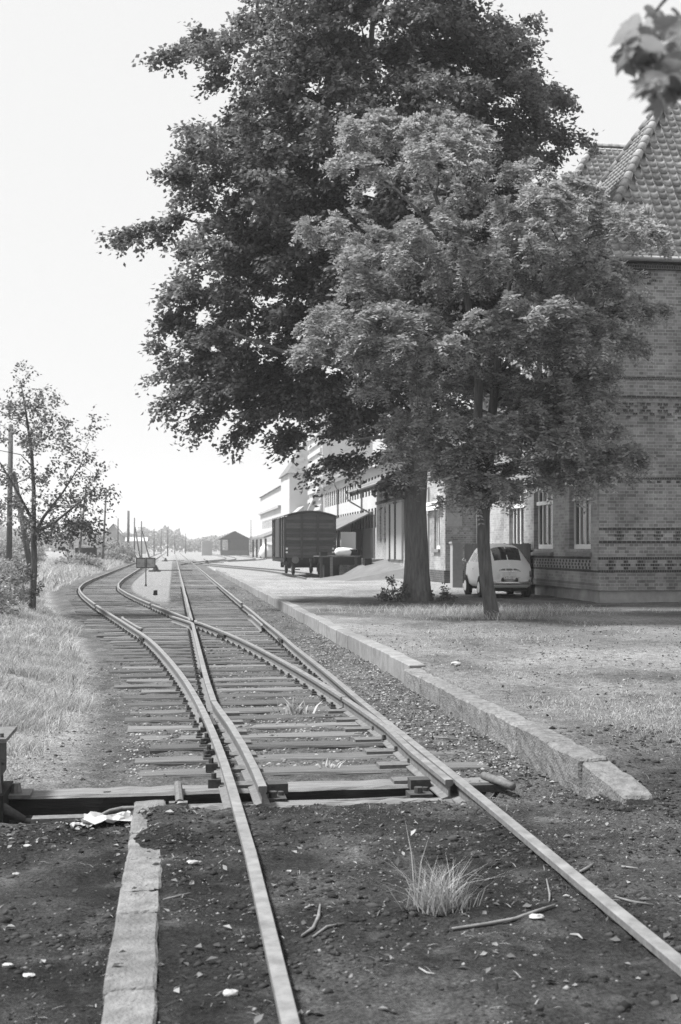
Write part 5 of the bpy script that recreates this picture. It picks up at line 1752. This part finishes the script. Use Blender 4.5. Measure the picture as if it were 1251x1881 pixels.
Ud = unit(dirs.reshape(-1, 3) + np.array([0, 0, 0.25]))
nfr = 20
base = np.repeat(ctr, nfr, 0) + rg.normal(0, 0.05, (len(ctr) * nfr, 3))
k = len(base)
fd = unit(np.repeat(Ud, nfr, 0) + rg.normal(0, 0.6, (k, 3)))
fl = rg.uniform(0.18, 0.32, k)
pairs = 5
ts = np.repeat(np.linspace(0.25, 1.0, pairs), 2)
sgn = np.tile([-1, 1], pairs)
fup = unit(np.array([0, 0, 1.0]) - fd * fd[:, 2:3] + rg.normal(0, .2, (k, 3)))
fs_d = np.cross(fd, fup)
pos = base[:, None] + fd[:, None] * (ts[None] * fl[:, None])[..., None]
pos[..., 2] -= 0.45 * (ts[None] ** 2) * fl[:, None]
ld = fs_d[:, None] * sgn[None, :, None] + fd[:, None] * 0.45 + np.array([0, 0, -0.25])
nn = np.repeat(fup, pairs * 2, 0) + rg.normal(0, 0.25, (k * pairs * 2, 3))
pos = pos.reshape(-1, 3)
ld = ld.reshape(-1, 3)
L_ = np.repeat(rg.uniform(0.07, 0.105, k), pairs * 2)
ob = bpy.data.objects.new('crown', leaf_mesh('crown', pos, nn, ld, L_, L_ * 0.5, M['leaf_aca'], at0, 0.1))
C.objects.link(ob)
ob.parent = aca
print('acacia leaflets', len(pos))
az = lambda px, py, dd=0.0: tuple(at_y(px, py, at0.y + dd))
B().tube([az(905, 1150), az(904, 1132), az(900, 1105), az(893, 1060), az(888, 1000), az(888, 950), az(890, 900)], [.20, .165, .145, .138, .132, .13, .135], 14).build('trunk', M['bark2'], aca, True)
limbs = [([az(884, 930), az(884, 860), az(878, 760, -.1), az(880, 690, -.2), az(868, 610, -.3), az(850, 500, -.2), az(830, 380, 0)], [.10, .10, .095, .09, .08, .05, .03]),
         ([az(894, 930), az(898, 860), az(902, 780, .1), az(912, 690, .1), az(918, 620, .2), az(940, 500, .3), az(960, 380, .3)], [.11, .105, .10, .085, .07, .05, .03]),
         ([az(884, 880), az(850, 830, -.5), az(790, 800, -1.0)], [.06, .045, .025]),
         ([az(900, 780), az(960, 740, -.6), az(1040, 700, -.9), az(1100, 650, -.8)], [.06, .05, .035, .02]),
         ([az(912, 690), az(1000, 580, .5), az(1080, 570, .7), az(1150, 560, .6)], [.06, .05, .035, .02]),
         ([az(870, 620), az(830, 600, -.5), az(760, 560, -1.0), az(660, 520, -1.0)], [.06, .05, .035, .02]),
         ([az(868, 640), az(820, 620, .6), az(720, 640, 1.1), az(640, 650, 1.2)], [.055, .045, .03, .02]),
         ([az(920, 600), az(1000, 480, -.5), az(1080, 420, -.8), az(1140, 400, -.6)], [.06, .05, .03, .02]),
         ([az(850, 500), az(780, 400, .4), az(700, 320, .6)], [.05, .035, .02]),
         ([az(850, 500), az(800, 360, -.6), az(760, 270, -.6)], [.05, .035, .02]),
         ([az(900, 860), az(980, 850, .3), az(1080, 850, .5)], [.05, .035, .02])]
build_branches('branches', limbs, lob[rg.permutation(len(lob))], aca, M['bark2'], 0.035)

# ---- young tree on the left
lt = Vector((-3.43, 29.8, -0.02))
LD = lt.y * CA + lt.x * SA
LP = F / LD
ltree = thing('young_tree', 'sparse young tree on the left grass bank with open airy crown', 'tree', lt)
prof = [(690, 25, 50), (740, 0, 110), (790, -20, 160), (840, -40, 185), (890, -50, 195), (930, -50, 190), (960, -40, 170), (985, -10, 120)]
rg = np.random.default_rng(12)
l, d_, z, cs, zs_, mids = crown_sample(prof, 150, LP, 62, -0.02, 1125, 0.85, 0.1, 0.95, rg)
ctr = rel(lt.x, lt.y, l, d_, z)
extra, exu = [], []
for e in ((110, 940, 165, 975, 12), (100, 960, 150, 985, 9), (140, 920, 190, 895, 5), (100, 800, 175, 770, 4), (40, 760, 45, 690, 5), (60, 985, 120, 985, 6)):
    ex_branch(*e, Yb=lt.y, ppm=LP, wob_=0.1)
ctr = np.vstack([ctr, np.array(extra)])
axisP = np.array([lt.x, lt.y, 3.0])
U = unit((ctr - axisP) * np.array([1, 1, .6]) + np.array([0, 0, .4]) + rg.normal(0, .3, ctr.shape))
pos, nn, dd, L_, W_ = sprays(ctr, U, rg, twigs=4, per=10, tl=(0.25, 0.55), leaf=(0.065, 0.105), asp=0.65, jit=0.05, droop=0.12, up=0.5)
# leafy shoots round the foot of the trunk
sh = np.stack([rg.normal(lt.x - 0.15, 0.2, 22), rg.normal(lt.y, 0.2, 22), rg.uniform(0.1, 1.1, 22)], -1)
p2, n2_, d2, l2_, w2 = sprays(sh, np.tile([0, 0, 1.0], (22, 1)), rg, twigs=3, per=10, tl=(0.1, 0.25), leaf=(0.06, 0.09), asp=0.6, jit=0.04, droop=0.0, up=0.4)
ob = bpy.data.objects.new('crown', leaf_mesh('crown', np.vstack([pos, p2]), np.vstack([nn, n2_]), np.vstack([dd, d2]), np.concatenate([L_, l2_]), np.concatenate([W_, w2]), M['leaf_left'], lt))
C.objects.link(ob)
ob.parent = ltree
lz = lambda px, py, dd=0.0: tuple(at_y(px, py, lt.y + dd))
B().tube([lz(58, 1135), lz(60, 1100), lz(63, 1040), lz(62, 990), lz(62, 970)], [.10, .085, .075, .07, .065], 9).build('trunk', M['bark2'], ltree, True)
limbs = [([lz(62, 975), lz(62, 900), lz(58, 830), lz(48, 760), lz(38, 700)], [.06, .05, .04, .025, .01]),
         ([lz(62, 985), lz(80, 950, -.2), lz(115, 905, -.4), lz(150, 850, -.4)], [.05, .04, .025, .01]),
         ([lz(63, 980), lz(100, 960, .3), lz(150, 920, .4), lz(180, 890, .4)], [.05, .035, .02, .01]),
         ([lz(62, 960), lz(30, 900, .3), lz(0, 850, .4), lz(-30, 820, .4)], [.045, .03, .02, .01])]
build_branches('branches', limbs, ctr[rg.choice(len(ctr), 90, replace=False)], ltree, M['bark2'], 0.02)

# ---- shrubs
def shrub(name, label, base, wx, wy, hh, n_, m_, seed, leaf=(0.06, 0.1), per=14, group=None):
    rg = np.random.default_rng(seed)
    base = Vector(base)
    t = thing(name, label, 'bush', base, group)
    th = rg.uniform(0, 2 * np.pi, n_)
    r = np.sqrt(rg.uniform(0, 1, n_))
    hz = rg.uniform(0.12, 1, n_) * np.sqrt(np.clip(1 - (r * 0.92) ** 2, 0, 1))
    hz = hz * rg.uniform(0.75, 1.1, n_)
    Cc = np.stack([base.x + wx * r * np.cos(th), base.y + wy * r * np.sin(th), base.z + hh * hz], -1)
    U_ = unit(np.stack([np.cos(th) * r, np.sin(th) * r, 0.5 + 0 * th], -1))
    s_ = min(wx, hh) * 0.45
    pos, nn, dd, L_, W_ = sprays(Cc, U_, rg, twigs=4, per=per, tl=(s_ * .4, s_), leaf=leaf, asp=0.6, jit=leaf[0] * .6, droop=.15, up=.6)
    ob = bpy.data.objects.new('foliage', leaf_mesh('foliage', pos, nn, dd, L_, W_, m_, base))
    C.objects.link(ob)
    ob.parent = t
    st = B()
    for k in range(min(9, n_)):
        q = Cc[k]
        st.tube([(base.x + random.uniform(-.1, .1) * wx, base.y, base.z - 0.1), tuple((q + np.array(base[:])) / 2), tuple(q)], [.03 * hh, .02 * hh, .006 * hh], 5)
    st.build('stems', M['bark2'], t)
    return t
shrub('roadside_bush', 'grey-green bush left of the young tree at the frame edge', (-5.4, 33, -0.05), 1.3, 1.6, 1.6, 170, M['leaf_bush'], 31)
shrub('roadside_bush', 'low bush in front of the strutted pole, left frame edge', (-4.6, 25.5, -0.05), 1.1, 1.3, 1.15, 150, M['leaf_bush'], 32)
shrub('roadside_bush', 'taller bush behind the young tree trunk', (-8.2, 48, -0.05), 1.8, 2.2, 2.0, 170, M['leaf_bush'], 33, (0.09, 0.14))
shrub('roadside_bush', 'wide hedge-like bush further back beyond the young tree', (-11.0, 66, -0.05), 2.6, 3, 2.1, 200, M['leaf_bush'], 34, (0.12, 0.18))
shrub('roadside_bush', 'small weedy bush on the bank between hut and young tree', (-7.0, 88, -0.05), 1.6, 2, 1.1, 110, M['leaf_bush'], 35, (0.12, 0.18))
shrub('roadside_bush', 'rounded bush right of the timber hut', (-9.0, 140, -0.05), 1.9, 3, 1.9, 200, M['leaf_bush'], 36, (0.18, 0.28))
shrub('roadside_bush', 'dark sloping bush beside the side track rails', (-7.0, 132, -0.05), 2.4, 5, 2.2, 200, M['leaf_far'], 37, (0.18, 0.26))
shrub('roadside_bush', 'pale tall bush below the far gabled house', (-10.6, 165, -0.05), 2.6, 4, 2.9, 220, M['leaf_bush'], 38, (0.22, 0.34))
shrub('roadside_bush', 'round far bush left of the broad grey house', (-18.5, 150, -0.05), 2.0, 4, 2.6, 180, M['leaf_bush'], 39, (0.22, 0.34))
shrub('roadside_bush', 'far bush at the left frame edge behind the bank', (-15.0, 100, -0.05), 4.0, 4, 2.2, 240, M['leaf_bush'], 40, (0.18, 0.28))
shrub('basal_shoots', 'leafy shoots left of the thick trunk foot', (5.95, 31.3, 0.08), 0.35, 0.3, 0.75, 14, M['leaf_left'], 41, (0.08, 0.12), 8)
shrub('basal_shoots', 'leafy shoots right of the thick trunk foot', (7.25, 31.4, 0.08), 0.35, 0.3, 0.42, 12, M['leaf_left'], 42, (0.07, 0.11), 8)

# ---- wood on the horizon
rg = np.random.default_rng(77)
n_ = 26000
xx = rg.uniform(-75, 60, n_)
top_ = 4.5 + 4.5 * vnoise(xx, xx * 0, 9, 3) + 3 * vnoise(xx, xx * 0, 3, 4)
top_ = np.where(xx > 2, top_ * 0.72, top_)
zz = top_ * np.sqrt(rg.uniform(0, 1, n_)) - 0.3
pos = np.stack([xx, rg.uniform(445, 475, n_), zz], -1)
ob = bpy.data.objects.new('far_wood', leaf_mesh('far_wood', pos, rg.normal(0, 1, (n_, 3)), rg.normal(0, 1, (n_, 3)), rg.uniform(.7, 1.3, n_), rg.uniform(.5, .9, n_), M['leaf_far'], Vector((0, 0, 0))))
C.objects.link(ob)
ob['kind'] = 'stuff'
ob['label'] = 'hazy line of trees along the horizon'
ob['category'] = 'wood'

# ---- maple overhanging the top right corner, its trunk out of frame to the right
MY = 2.05 / 4.7      # the branch hangs about two and a half metres from the lens
mt = Vector((3.3, 2.7, -0.06))
maple = thing('maple_tree', 'maple branch with large lobed leaves hanging into the top right corner', 'tree', mt)
B().tube([mt - Vector((0, 0, .2)), mt + Vector((0.02, 0, 1.2)), mt + Vector((-.03, .0, 2.4)), mt + Vector((-.05, 0.0, 3.4))], [.075, .06, .05, .03], 12).build('trunk', M['bark2'], maple, True)
def mz(px, py, Y_):
    return at_y(px, py, Y_ * MY)
br = [(mt + Vector((-.03, .0, 2.6)), mz(1290, 30, 4.7), mz(1225, 60, 4.75), mz(1180, 95, 4.75)),
      (mt + Vector((-.03, 0, 2.45)), mz(1300, 110, 4.6), mz(1250, 130, 4.6), mz(1215, 150, 4.6)),
      (mt + Vector((-.05, 0, 2.8)), mz(1290, -60, 4.9), mz(1230, -10, 4.9), mz(1200, 25, 4.9))]
bb = B()
for q in br:
    bb.tube(list(q), [.02, .008, .004, .002], 6)
for k in range(8):
    a_ = k * 0.8
    bb.tube([mt + Vector((-.04, .0, 2.4 + .12 * k)), mt + Vector((.5 + .3 * math.cos(a_), .6 * math.sin(a_), 2.8 + .14 * k))], [.03, .008], 5)
bb.build('branches', M['bark2'], maple, True)
def lobed(n_=5):
    out_ = [(0, 0)]
    half = [(0.12, -0.02), (0.34, 0.02), (0.55, 0.16), (0.46, 0.26), (0.38, 0.33), (0.5, 0.42), (0.66, 0.64), (0.52, 0.62), (0.40, 0.60), (0.24, 0.60), (0.25, 0.74), (0.14, 0.84), (0.06, 0.95)]
    return [(0.0, 0.0)] + [(-u, v) for u, v in half] + [(0.0, 1.05)] + half[::-1]
LB = lobed()
def maple_leaves(pts_, seed, size=0.052):
    rr = random.Random(seed)
    b_ = B()
    for q in pts_:
        s_ = size * rr.uniform(0.8, 1.2)
        down = Vector((rr.uniform(-.7, .5), rr.uniform(-.5, .5), rr.uniform(-1.0, -.1))).normalized()
        nrm = Vector((rr.uniform(-.6, .6), rr.uniform(-1, .2), rr.uniform(.1, 1))).normalized()
        sd = down.cross(nrm).normalized()
        nrm = sd.cross(down)
        base_ = Vector(q)
        vs_ = [base_ + sd * (u * s_) + down * (v * s_) - nrm * (s_ * 0.35 * (u * u + 0.6 * v * v)) for u, v in LB]
        vs_.append(base_ + down * (0.42 * s_) - nrm * 0.01)
        c0 = len(vs_) - 1
        b_.add(vs_, [(c0, i_, i_ + 1) for i_ in range(len(LB) - 1)] + [(c0, len(LB) - 1, 0)])
    return b_
lp = []
for px, py, Y_ in ((1140, 88, 4.75), (1165, 75, 4.7), (1180, 100, 4.75), (1195, 60, 4.8), (1200, 40, 4.85), (1215, 90, 4.7), (1180, 45, 4.85), (1230, 40, 4.8), (1250, 60, 4.7), (1215, 20, 4.9), (1240, 15, 4.9), (1195, 10, 4.9), (1255, 95, 4.65), (1222, 115, 4.65), (1245, 125, 4.6), (1205, 130, 4.6), (1228, 148, 4.6), (1250, 150, 4.55), (1190, 152, 4.6), (1210, 160, 4.58), (1262, 30, 4.8), (1235, 75, 4.75), (1260, 120, 4.6), (1168, 92, 4.72)):
    lp.append(at_y(px, py, Y_ * MY))
rr = random.Random(3)
for px, py in ((1150, 70), (1172, 58), (1208, 72), (1240, 90), (1186, 78), (1222, 28), (1248, 36), (1205, 112), (1236, 108), (1252, 138), (1218, 138), (1196, 142), (1240, 158), (1212, 170), (1176, 30)):
    lp.append(at_y(px, py, (4.7 + rr.uniform(-.3, .3)) * MY))
for k in range(150):
    a_ = rr.uniform(0, 6.28)
    r_ = rr.uniform(.2, .9)
    q = Vector((mt.x + 0.35 + r_ * math.cos(a_), mt.y + r_ * math.sin(a_), rr.uniform(2.4, 3.7)))
    dd_ = q.y * CA + q.x * SA
    if 625.5 + F * (q.x * CA - q.y * SA) / dd_ < 1330:
        continue
    lp.append(q)
maple_leaves(lp, 6).build('leaves', M['leaf_near'], maple, True)

# ================================================================ GRASS, STONES, LITTER
def blades(name, label, XY, hgt, wid, m_, seed, lean=0.7):
    rg = np.random.default_rng(seed)
    n_ = len(XY)
    zb = gz(XY[:, 0], XY[:, 1])
    P = np.stack([XY[:, 0], XY[:, 1], zb - 0.01], -1)
    th = rg.uniform(0, 2 * np.pi, n_)
    sd = np.stack([np.cos(th), np.sin(th), 0 * th], -1)
    h_ = hgt[:, None]
    ln = rg.normal(0, lean, (n_, 3)) * np.array([1, 1, 0])
    mid = P + np.array([0, 0, 1]) * h_ * 0.6 + ln * h_ * 0.35
    tip = P + np.array([0, 0, 1]) * h_ * 0.95 + ln * h_ * 1.0
    w_ = wid[:, None]
    V = np.stack([P - sd * w_ * .5, P + sd * w_ * .5, mid + sd * w_ * .4, mid - sd * w_ * .4, tip], 1).reshape(-1, 3)
    k = np.arange(n_) * 5
    Fc = np.concatenate([np.stack([k, k + 1, k + 2], 1), np.stack([k, k + 2, k + 3], 1), np.stack([k + 3, k + 2, k + 4], 1)])
    ob = bpy.data.objects.new(name, np_mesh(name, V, Fc, m_))
    C.objects.link(ob)
    ob['kind'] = 'stuff'
    ob['label'] = label
    ob['category'] = 'grass'
    return ob
rg = np.random.default_rng(55)
# left bank: denser near, wider blades far
def bank_pts(n_, y0, y1, xl):
    y_ = rg.uniform(y0, y1, n_)
    x_ = gedge(y_) - np.abs(rg.normal(0, 1, n_)) * xl - rg.uniform(-0.25, 0.1, n_)
    keep = vnoise(x_, y_, 0.5, 61) + 0.5 * vnoise(x_, y_, 0.16, 62) > rg.uniform(0.35, 0.9, n_)
    return np.stack([x_[keep], y_[keep]], -1)
def tuss(XY, lo, hi):
    v = vnoise(XY[:, 0], XY[:, 1], 0.55, 63) ** 1.6 * 1.3
    return (lo + (hi - lo) * v) * rg.uniform(0.5, 1.15, len(XY))
A1 = bank_pts(80000, 8.6, 19, 1.4)
blades('dry_grass', 'pale dry grass on the left bank', A1, tuss(A1, .03, .16), rg.uniform(.004, .008, len(A1)), M['straw'], 1)
A2 = bank_pts(70000, 19, 45, 2.4)
blades('dry_grass', 'longer pale grass around the young tree and beyond', A2, tuss(A2, .06, .26), rg.uniform(.008, .016, len(A2)), M['straw'], 2)
A3 = bank_pts(26000, 45, 140, 5)
blades('dry_grass', 'far pale meadow grass left of the side track', A3, tuss(A3, .15, .6), rg.uniform(.03, .06, len(A3)), M['straw'], 3)
A4 = bank_pts(15000, 12, 40, 2.4)
blades('green_weeds', 'darker weeds scattered through the left bank', A4, tuss(A4, .05, .2), rg.uniform(.006, .013, len(A4)), M['grass_dk'], 4)
def patch(n_, cx, cy, sx, sy):
    return np.stack([rg.normal(cx, sx, n_), rg.normal(cy, sy, n_)], -1)
P1 = np.vstack([patch(1100, 5.6, 25.6, .9, .7), patch(1100, 7.2, 24.6, .8, .7), patch(600, 6.6, 23.2, .4, .3), patch(700, 8.4, 25.2, .6, .5)])
blades('dry_grass', 'wispy pale grass round the two tree trunks', P1, rg.uniform(.04, .24, len(P1)), rg.uniform(.005, .009, len(P1)), M['straw'], 5)
P2 = np.vstack([patch(6500, 4.15, 9.3, .4, .55), patch(1500, 3.6, 10.6, .3, .3), patch(5000, 4.9, 10.0, .4, .8), patch(2600, 5.4, 19.4, .5, 1.2), patch(900, 4.0, 12.8, .5, .4)])
P2 = P2[P2[:, 0] > KX + 0.3]
blades('dry_grass', 'low bleached grass patches on the platform behind the kerb', P2, rg.uniform(.012, .055, len(P2)), rg.uniform(.0025, .005, len(P2)), M['straw'], 6)
P3 = np.stack([rg.uniform(3.2, 13, 9000), rg.uniform(15.5, 26, 9000)], -1)
P3 = P3[vnoise(P3[:, 0], P3[:, 1], 1.1, 70) > 0.72]
blades('dry_grass', 'short thin grass over the platform in front of the trees', P3, rg.uniform(.02, .09, len(P3)), rg.uniform(.005, .010, len(P3)), M['straw'], 7)

def tuft(label, x, y_, n_, sp, h0, h1, seed, wid=0.0045):
    rg2 = np.random.default_rng(seed)
    z0 = float(gz(x, y_))
    P = np.stack([x + rg2.normal(0, sp, n_), y_ + rg2.normal(0, sp * .6, n_), np.full(n_, z0 - 0.01)], -1)
    hh_ = rg2.uniform(h0, h1, n_)
    ln = rg2.normal(0, .5, (n_, 3)) * np.array([1, 1, 0]) + (P - np.array([x, y_, z0 - .01])) * 2.5
    th = rg2.uniform(0, 6.28, n_)
    sd = np.stack([np.cos(th), np.sin(th), 0 * th], -1) * wid
    mid = P + np.array([0, 0, 1]) * hh_[:, None] * .6 + ln * hh_[:, None] * .4
    tip = P + np.array([0, 0, 1]) * hh_[:, None] + ln * hh_[:, None] * 1.1
    V = np.stack([P - sd, P + sd, mid + sd * .8, mid - sd * .8, tip], 1).reshape(-1, 3) - np.array([x, y_, z0])
    k = np.arange(n_) * 5
    Fc = np.concatenate([np.stack([k, k + 1, k + 2], 1), np.stack([k, k + 2, k + 3], 1), np.stack([k + 3, k + 2, k + 4], 1)])
    ob = link('grass_tuft', np_mesh('grass_tuft', V, Fc, M['straw']), None, (x, y_, z0))
    return tag(ob, label, 'grass tuft')
t_ = gnd(808, 1668, -0.05)
tuft('bleached grass tuft growing between the rails in the foreground', t_.x, t_.y, 300, 0.06, .05, .23, 1, .0022)
tuft('single tall seed stalk behind the foreground grass tuft', t_.x - 0.09, t_.y + 0.06, 4, 0.012, .30, .42, 2, .003)
t_ = gnd(540, 1312, -0.15)
tuft('small pale weed between the sleepers left of the closed switch blade', t_.x, t_.y, 40, 0.06, .05, .2, 3, .012)
t_ = gnd(603, 1412, -0.15)
tuft('tiny pale weed on the sleepers beyond the toe timber', t_.x, t_.y, 22, 0.03, .03, .08, 4, .008)

# stones: small irregular octahedra
OCT = np.array([(1, 0, 0), (-1, 0, 0), (0, 1, 0), (0, -1, 0), (0, 0, 1), (0, 0, -1)], float)
OCF = np.array([(0, 2, 4), (2, 1, 4), (1, 3, 4), (3, 0, 4), (2, 0, 5), (1, 2, 5), (3, 1, 5), (0, 3, 5)])
def stones(name, label, XY, size, m_, seed, zoff=0.0, flat=0.6):
    rg2 = np.random.default_rng(seed)
    n_ = len(XY)
    z0 = gz(XY[:, 0], XY[:, 1]) + zoff
    V = OCT[None] * rg2.uniform(0.55, 1.2, (n_, 6, 1)) * size[:, None, None]
    V[..., 2] *= flat
    th = rg2.uniform(0, 6.28, n_)
    c_, s_ = np.cos(th)[:, None], np.sin(th)[:, None]
    Vx, Vy = V[..., 0] * c_ - V[..., 1] * s_, V[..., 0] * s_ + V[..., 1] * c_
    V = np.stack([Vx + XY[:, 0:1], Vy + XY[:, 1:2], V[..., 2] + z0[:, None]], -1)
    Fc = (np.arange(n_)[:, None, None] * 6 + OCF[None]).reshape(-1, 3)
    ob = bpy.data.objects.new(name, np_mesh(name, V, Fc, m_))
    C.objects.link(ob)
    ob['kind'] = 'stuff'
    ob['label'] = label
    ob['category'] = 'stones'
def box_pts(n_, x0, x1, y0, y1):
    return np.stack([rg.uniform(x0, x1, n_), rg.uniform(y0, y1, n_)], -1)
Q = np.vstack([box_pts(26000, -1.2, 3.2, 3.6, 7.5), box_pts(7000, 1.95, 4.2, 5.5, 8.8)])
Q = Q[vnoise(Q[:, 0], Q[:, 1], .35, 80) > rg.uniform(.2, .8, len(Q))]
stones('cinder_stones', 'small stones and clinker in the foreground cinders', Q, np.abs(rg.normal(0, .0052, len(Q))) + .0018, M['pebble'], 1)
Q = np.vstack([box_pts(5200, 2.0, 2.84, 8.6, 22), box_pts(2600, 2.0, 2.84, 22, 50), box_pts(4200, .45, 1.85, 12.5, 26), box_pts(3000, -.4, 1.9, 8.8, 13)])
stones('ballast_stones', 'loose ballast beside and between the rails', Q, np.abs(rg.normal(0, .010, len(Q))) + .008, M['ballast'], 2)
Q = np.vstack([box_pts(3500, 3.1, 9, 8, 22), box_pts(2200, -1.3, -.2, 8.6, 18)])
stones('platform_stones', 'scattered pebbles on platform and side path', Q, np.abs(rg.normal(0, .009, len(Q))) + .004, M['ballast'], 3)
Q = np.vstack([box_pts(9000, -1.2, 3.4, 3.5, 7.5), box_pts(2500, 1.95, 4.4, 6.5, 9.2)])
Q = Q[vnoise(Q[:, 0], Q[:, 1], .5, 81) > rg.uniform(.25, .8, len(Q))]
stones('cinder_clods', 'dark crumbly clods of ash in the foreground', Q, np.abs(rg.normal(0, .013, len(Q))) + .005, M['clod'], 7, 0.0, .5)
Q = np.vstack([box_pts(2600, -1.2, 3.6, 3.5, 7.4), box_pts(1200, 2.0, 2.8, 7, 14)])
Q = Q[vnoise(Q[:, 0], Q[:, 1], .6, 82) > .45]
n_ = len(Q)
th = rg.uniform(0, 6.28, n_)
ln_ = rg.uniform(.01, .06, n_)[:, None] * np.stack([np.cos(th), np.sin(th), rg.uniform(-.1, .25, n_)], -1)
P = np.stack([Q[:, 0], Q[:, 1], gz(Q[:, 0], Q[:, 1]) + .004], -1)
sd_ = np.stack([-np.sin(th), np.cos(th), 0 * th], -1) * rg.uniform(.001, .0025, n_)[:, None]
V = np.stack([P - sd_, P + sd_, P + ln_ * .5 + sd_ + np.array([0, 0, .004]), P + ln_, P + ln_ * .5 - sd_ + np.array([0, 0, .004])], 1).reshape(-1, 3)
k = np.arange(n_) * 5
ob = bpy.data.objects.new('straw_bits', np_mesh('straw_bits', V, np.concatenate([np.stack([k, k + 1, k + 2], 1), np.stack([k, k + 2, k + 4], 1), np.stack([k + 4, k + 2, k + 3], 1)]), M['litter']))
C.objects.link(ob)
ob['kind'] = 'stuff'
ob['label'] = 'bits of straw and fine twigs over the cinders'
ob['category'] = 'litter'
# dead leaves
def litter(name, label, XY, s0, s1, seed):
    rg2 = np.random.default_rng(seed)
    n_ = len(XY)
    P = np.stack([XY[:, 0], XY[:, 1], gz(XY[:, 0], XY[:, 1]) + .008], -1)
    N_ = np.array([0, 0, 1.0]) + rg2.normal(0, .45, (n_, 3))
    L_ = rg2.uniform(s0, s1, n_)
    ob = bpy.data.objects.new(name, leaf_mesh(name, P, N_, rg2.normal(0, 1, (n_, 3)), L_, L_ * .6, M['litter'], Vector((0, 0, 0)), -.15))
    C.objects.link(ob)
    ob['kind'] = 'stuff'
    ob['label'] = label
    ob['category'] = 'leaves'
Q = np.vstack([box_pts(650, -1.3, 3.2, 3.6, 7.4), box_pts(900, 2.0, 2.8, 7.0, 14), box_pts(1900, 3.1, 10, 8.5, 20), box_pts(250, -1.0, .2, 6.9, 7.5)])
litter('dead_leaves', 'dead leaves scattered over cinders, ballast and platform', Q, .012, .055, 4)

# sticks, paper, pale stones
def stick(label, pts_px, r=0.006, m_='stick', z=-0.03):
    pts_ = []
    for px, py in pts_px:
        q = gnd(px, py, z)
        pts_.append((q.x, q.y, float(gz(q.x, q.y)) + r * 1.2))
    B().tube(pts_, [r * 0.8] + [r] * (len(pts_) - 2) + [r * .5], 6).top('fallen_stick', M[m_], label, 'stick', smooth=True)
stick('long bent stick lying right of the foreground grass tuft', [(830, 1694), (900, 1692), (945, 1680), (985, 1668), (1020, 1658)], .008)
stick('short pale twig upright beside the long bent stick', [(1004, 1608), (1010, 1630), (1009, 1648)], .005)
stick('forked stick left of the grass tuft between the rails', [(555, 1712), (575, 1702), (585, 1680), (588, 1662)], .008)
stick('thin twig right of the forked stick', [(575, 1714), (600, 1700), (632, 1688)], .006)
stick('thin twig on the cinders beside the edging slabs', [(300, 1652), (325, 1645), (350, 1638)], .005)
stick('dark stub of wood across the right rail side', [(1066, 1598), (1080, 1588), (1092, 1580)], .009)
stick('twig right of the right rail near the frame edge', [(1130, 1636), (1160, 1646), (1200, 1652)], .006)
stick('pale short twig right of the right rail', [(1142, 1585), (1172, 1590)], .006, 'twig')
stick('curled pale twig near the lower right rail', [(1048, 1709), (1062, 1713), (1070, 1720)], .006, 'twig')
stick('thin twig in the lower middle foreground', [(770, 1766), (785, 1782), (800, 1786)], .004, 'twig')
stick('thin dark stick on the ballast beside the kerb stones', [(790, 1357), (815, 1360), (842, 1361)], .010, 'stick', -.13)
def crumple(label, px, py, s_, seed, z=-0.17):
    q = gnd(px, py, z)
    rr = random.Random(seed)
    nq = 9
    vs_, fs_2 = [], []
    for i_ in range(nq):
        for j in range(nq):
            vs_.append((q.x + (i_ / (nq - 1) - .5) * s_ * 1.9 + rr.uniform(-.02, .02) * s_ * 4, q.y + (j / (nq - 1) - .5) * s_ + rr.uniform(-.02, .02) * s_ * 4, float(gz(q.x, q.y)) + .008 + rr.uniform(0, .34) * s_))
    for i_ in range(nq - 1):
        for j in range(nq - 1):
            fs_2.append((i_ * nq + j, (i_ + 1) * nq + j, (i_ + 1) * nq + j + 1, i_ * nq + j + 1))
    B().add(vs_, fs_2).top('crumpled_paper', M['paper'], label, 'paper')
crumple('crumpled white paper lying beside the end of the edging slabs', 198, 1516, .16, 1)
crumple('small torn paper left of the crumpled sheet', 150, 1522, .07, 2)
for label, px, py, s_ in (('bright white stone at the left frame edge', 50, 1554, .022), ('pale flat stone on cinders beside the left rail', 353, 1588, .030), ('pale stone low on the left cinders', 30, 1602, .02), ('white stone beside the left rail at the bottom', 424, 1834, .028), ('flat pale stone near the lower left corner', 52, 1795, .024), ('pale stone at the lower left edge', 14, 1780, .024), ('pale flat stone by the long bent stick', 985, 1690, .03), ('white stone on the platform behind the kerb', 838, 1222, .07)):
    q = gnd(px, py, .1 if py < 1300 else (-.17 if px < 230 else -.05))
    blob(q.x, q.y, float(gz(q.x, q.y)) - .006, s_, s_ * .7, s_ * .4, int(px), 1.0).top('pale_stone', M['palestone'], label, 'stone')

# ================================================================ HAZE
hz_m = bpy.data.materials.new('haze')
hz_m.use_nodes = True
hn = hz_m.node_tree
hn.nodes.clear()
ho = hn.nodes.new('ShaderNodeOutputMaterial')
hv = hn.nodes.new('ShaderNodeVolumePrincipled')
hv.inputs['Color'].default_value = g3(0.97)
hv.inputs['Density'].default_value = 0.0006
hv.inputs['Anisotropy'].default_value = 0.0
hn.links.new(hv.outputs[0], ho.inputs['Volume'])
hzb = B().box(-920, 1020, -80, 1020, -3.0, 36.0).build('haze', hz_m)
hzb['kind'] = 'stuff'
hzb['label'] = 'thin bright summer haze over the yard'
print('done', len(bpy.data.objects), sum(len(o.data.polygons) for o in bpy.data.objects if o.type == 'MESH'))
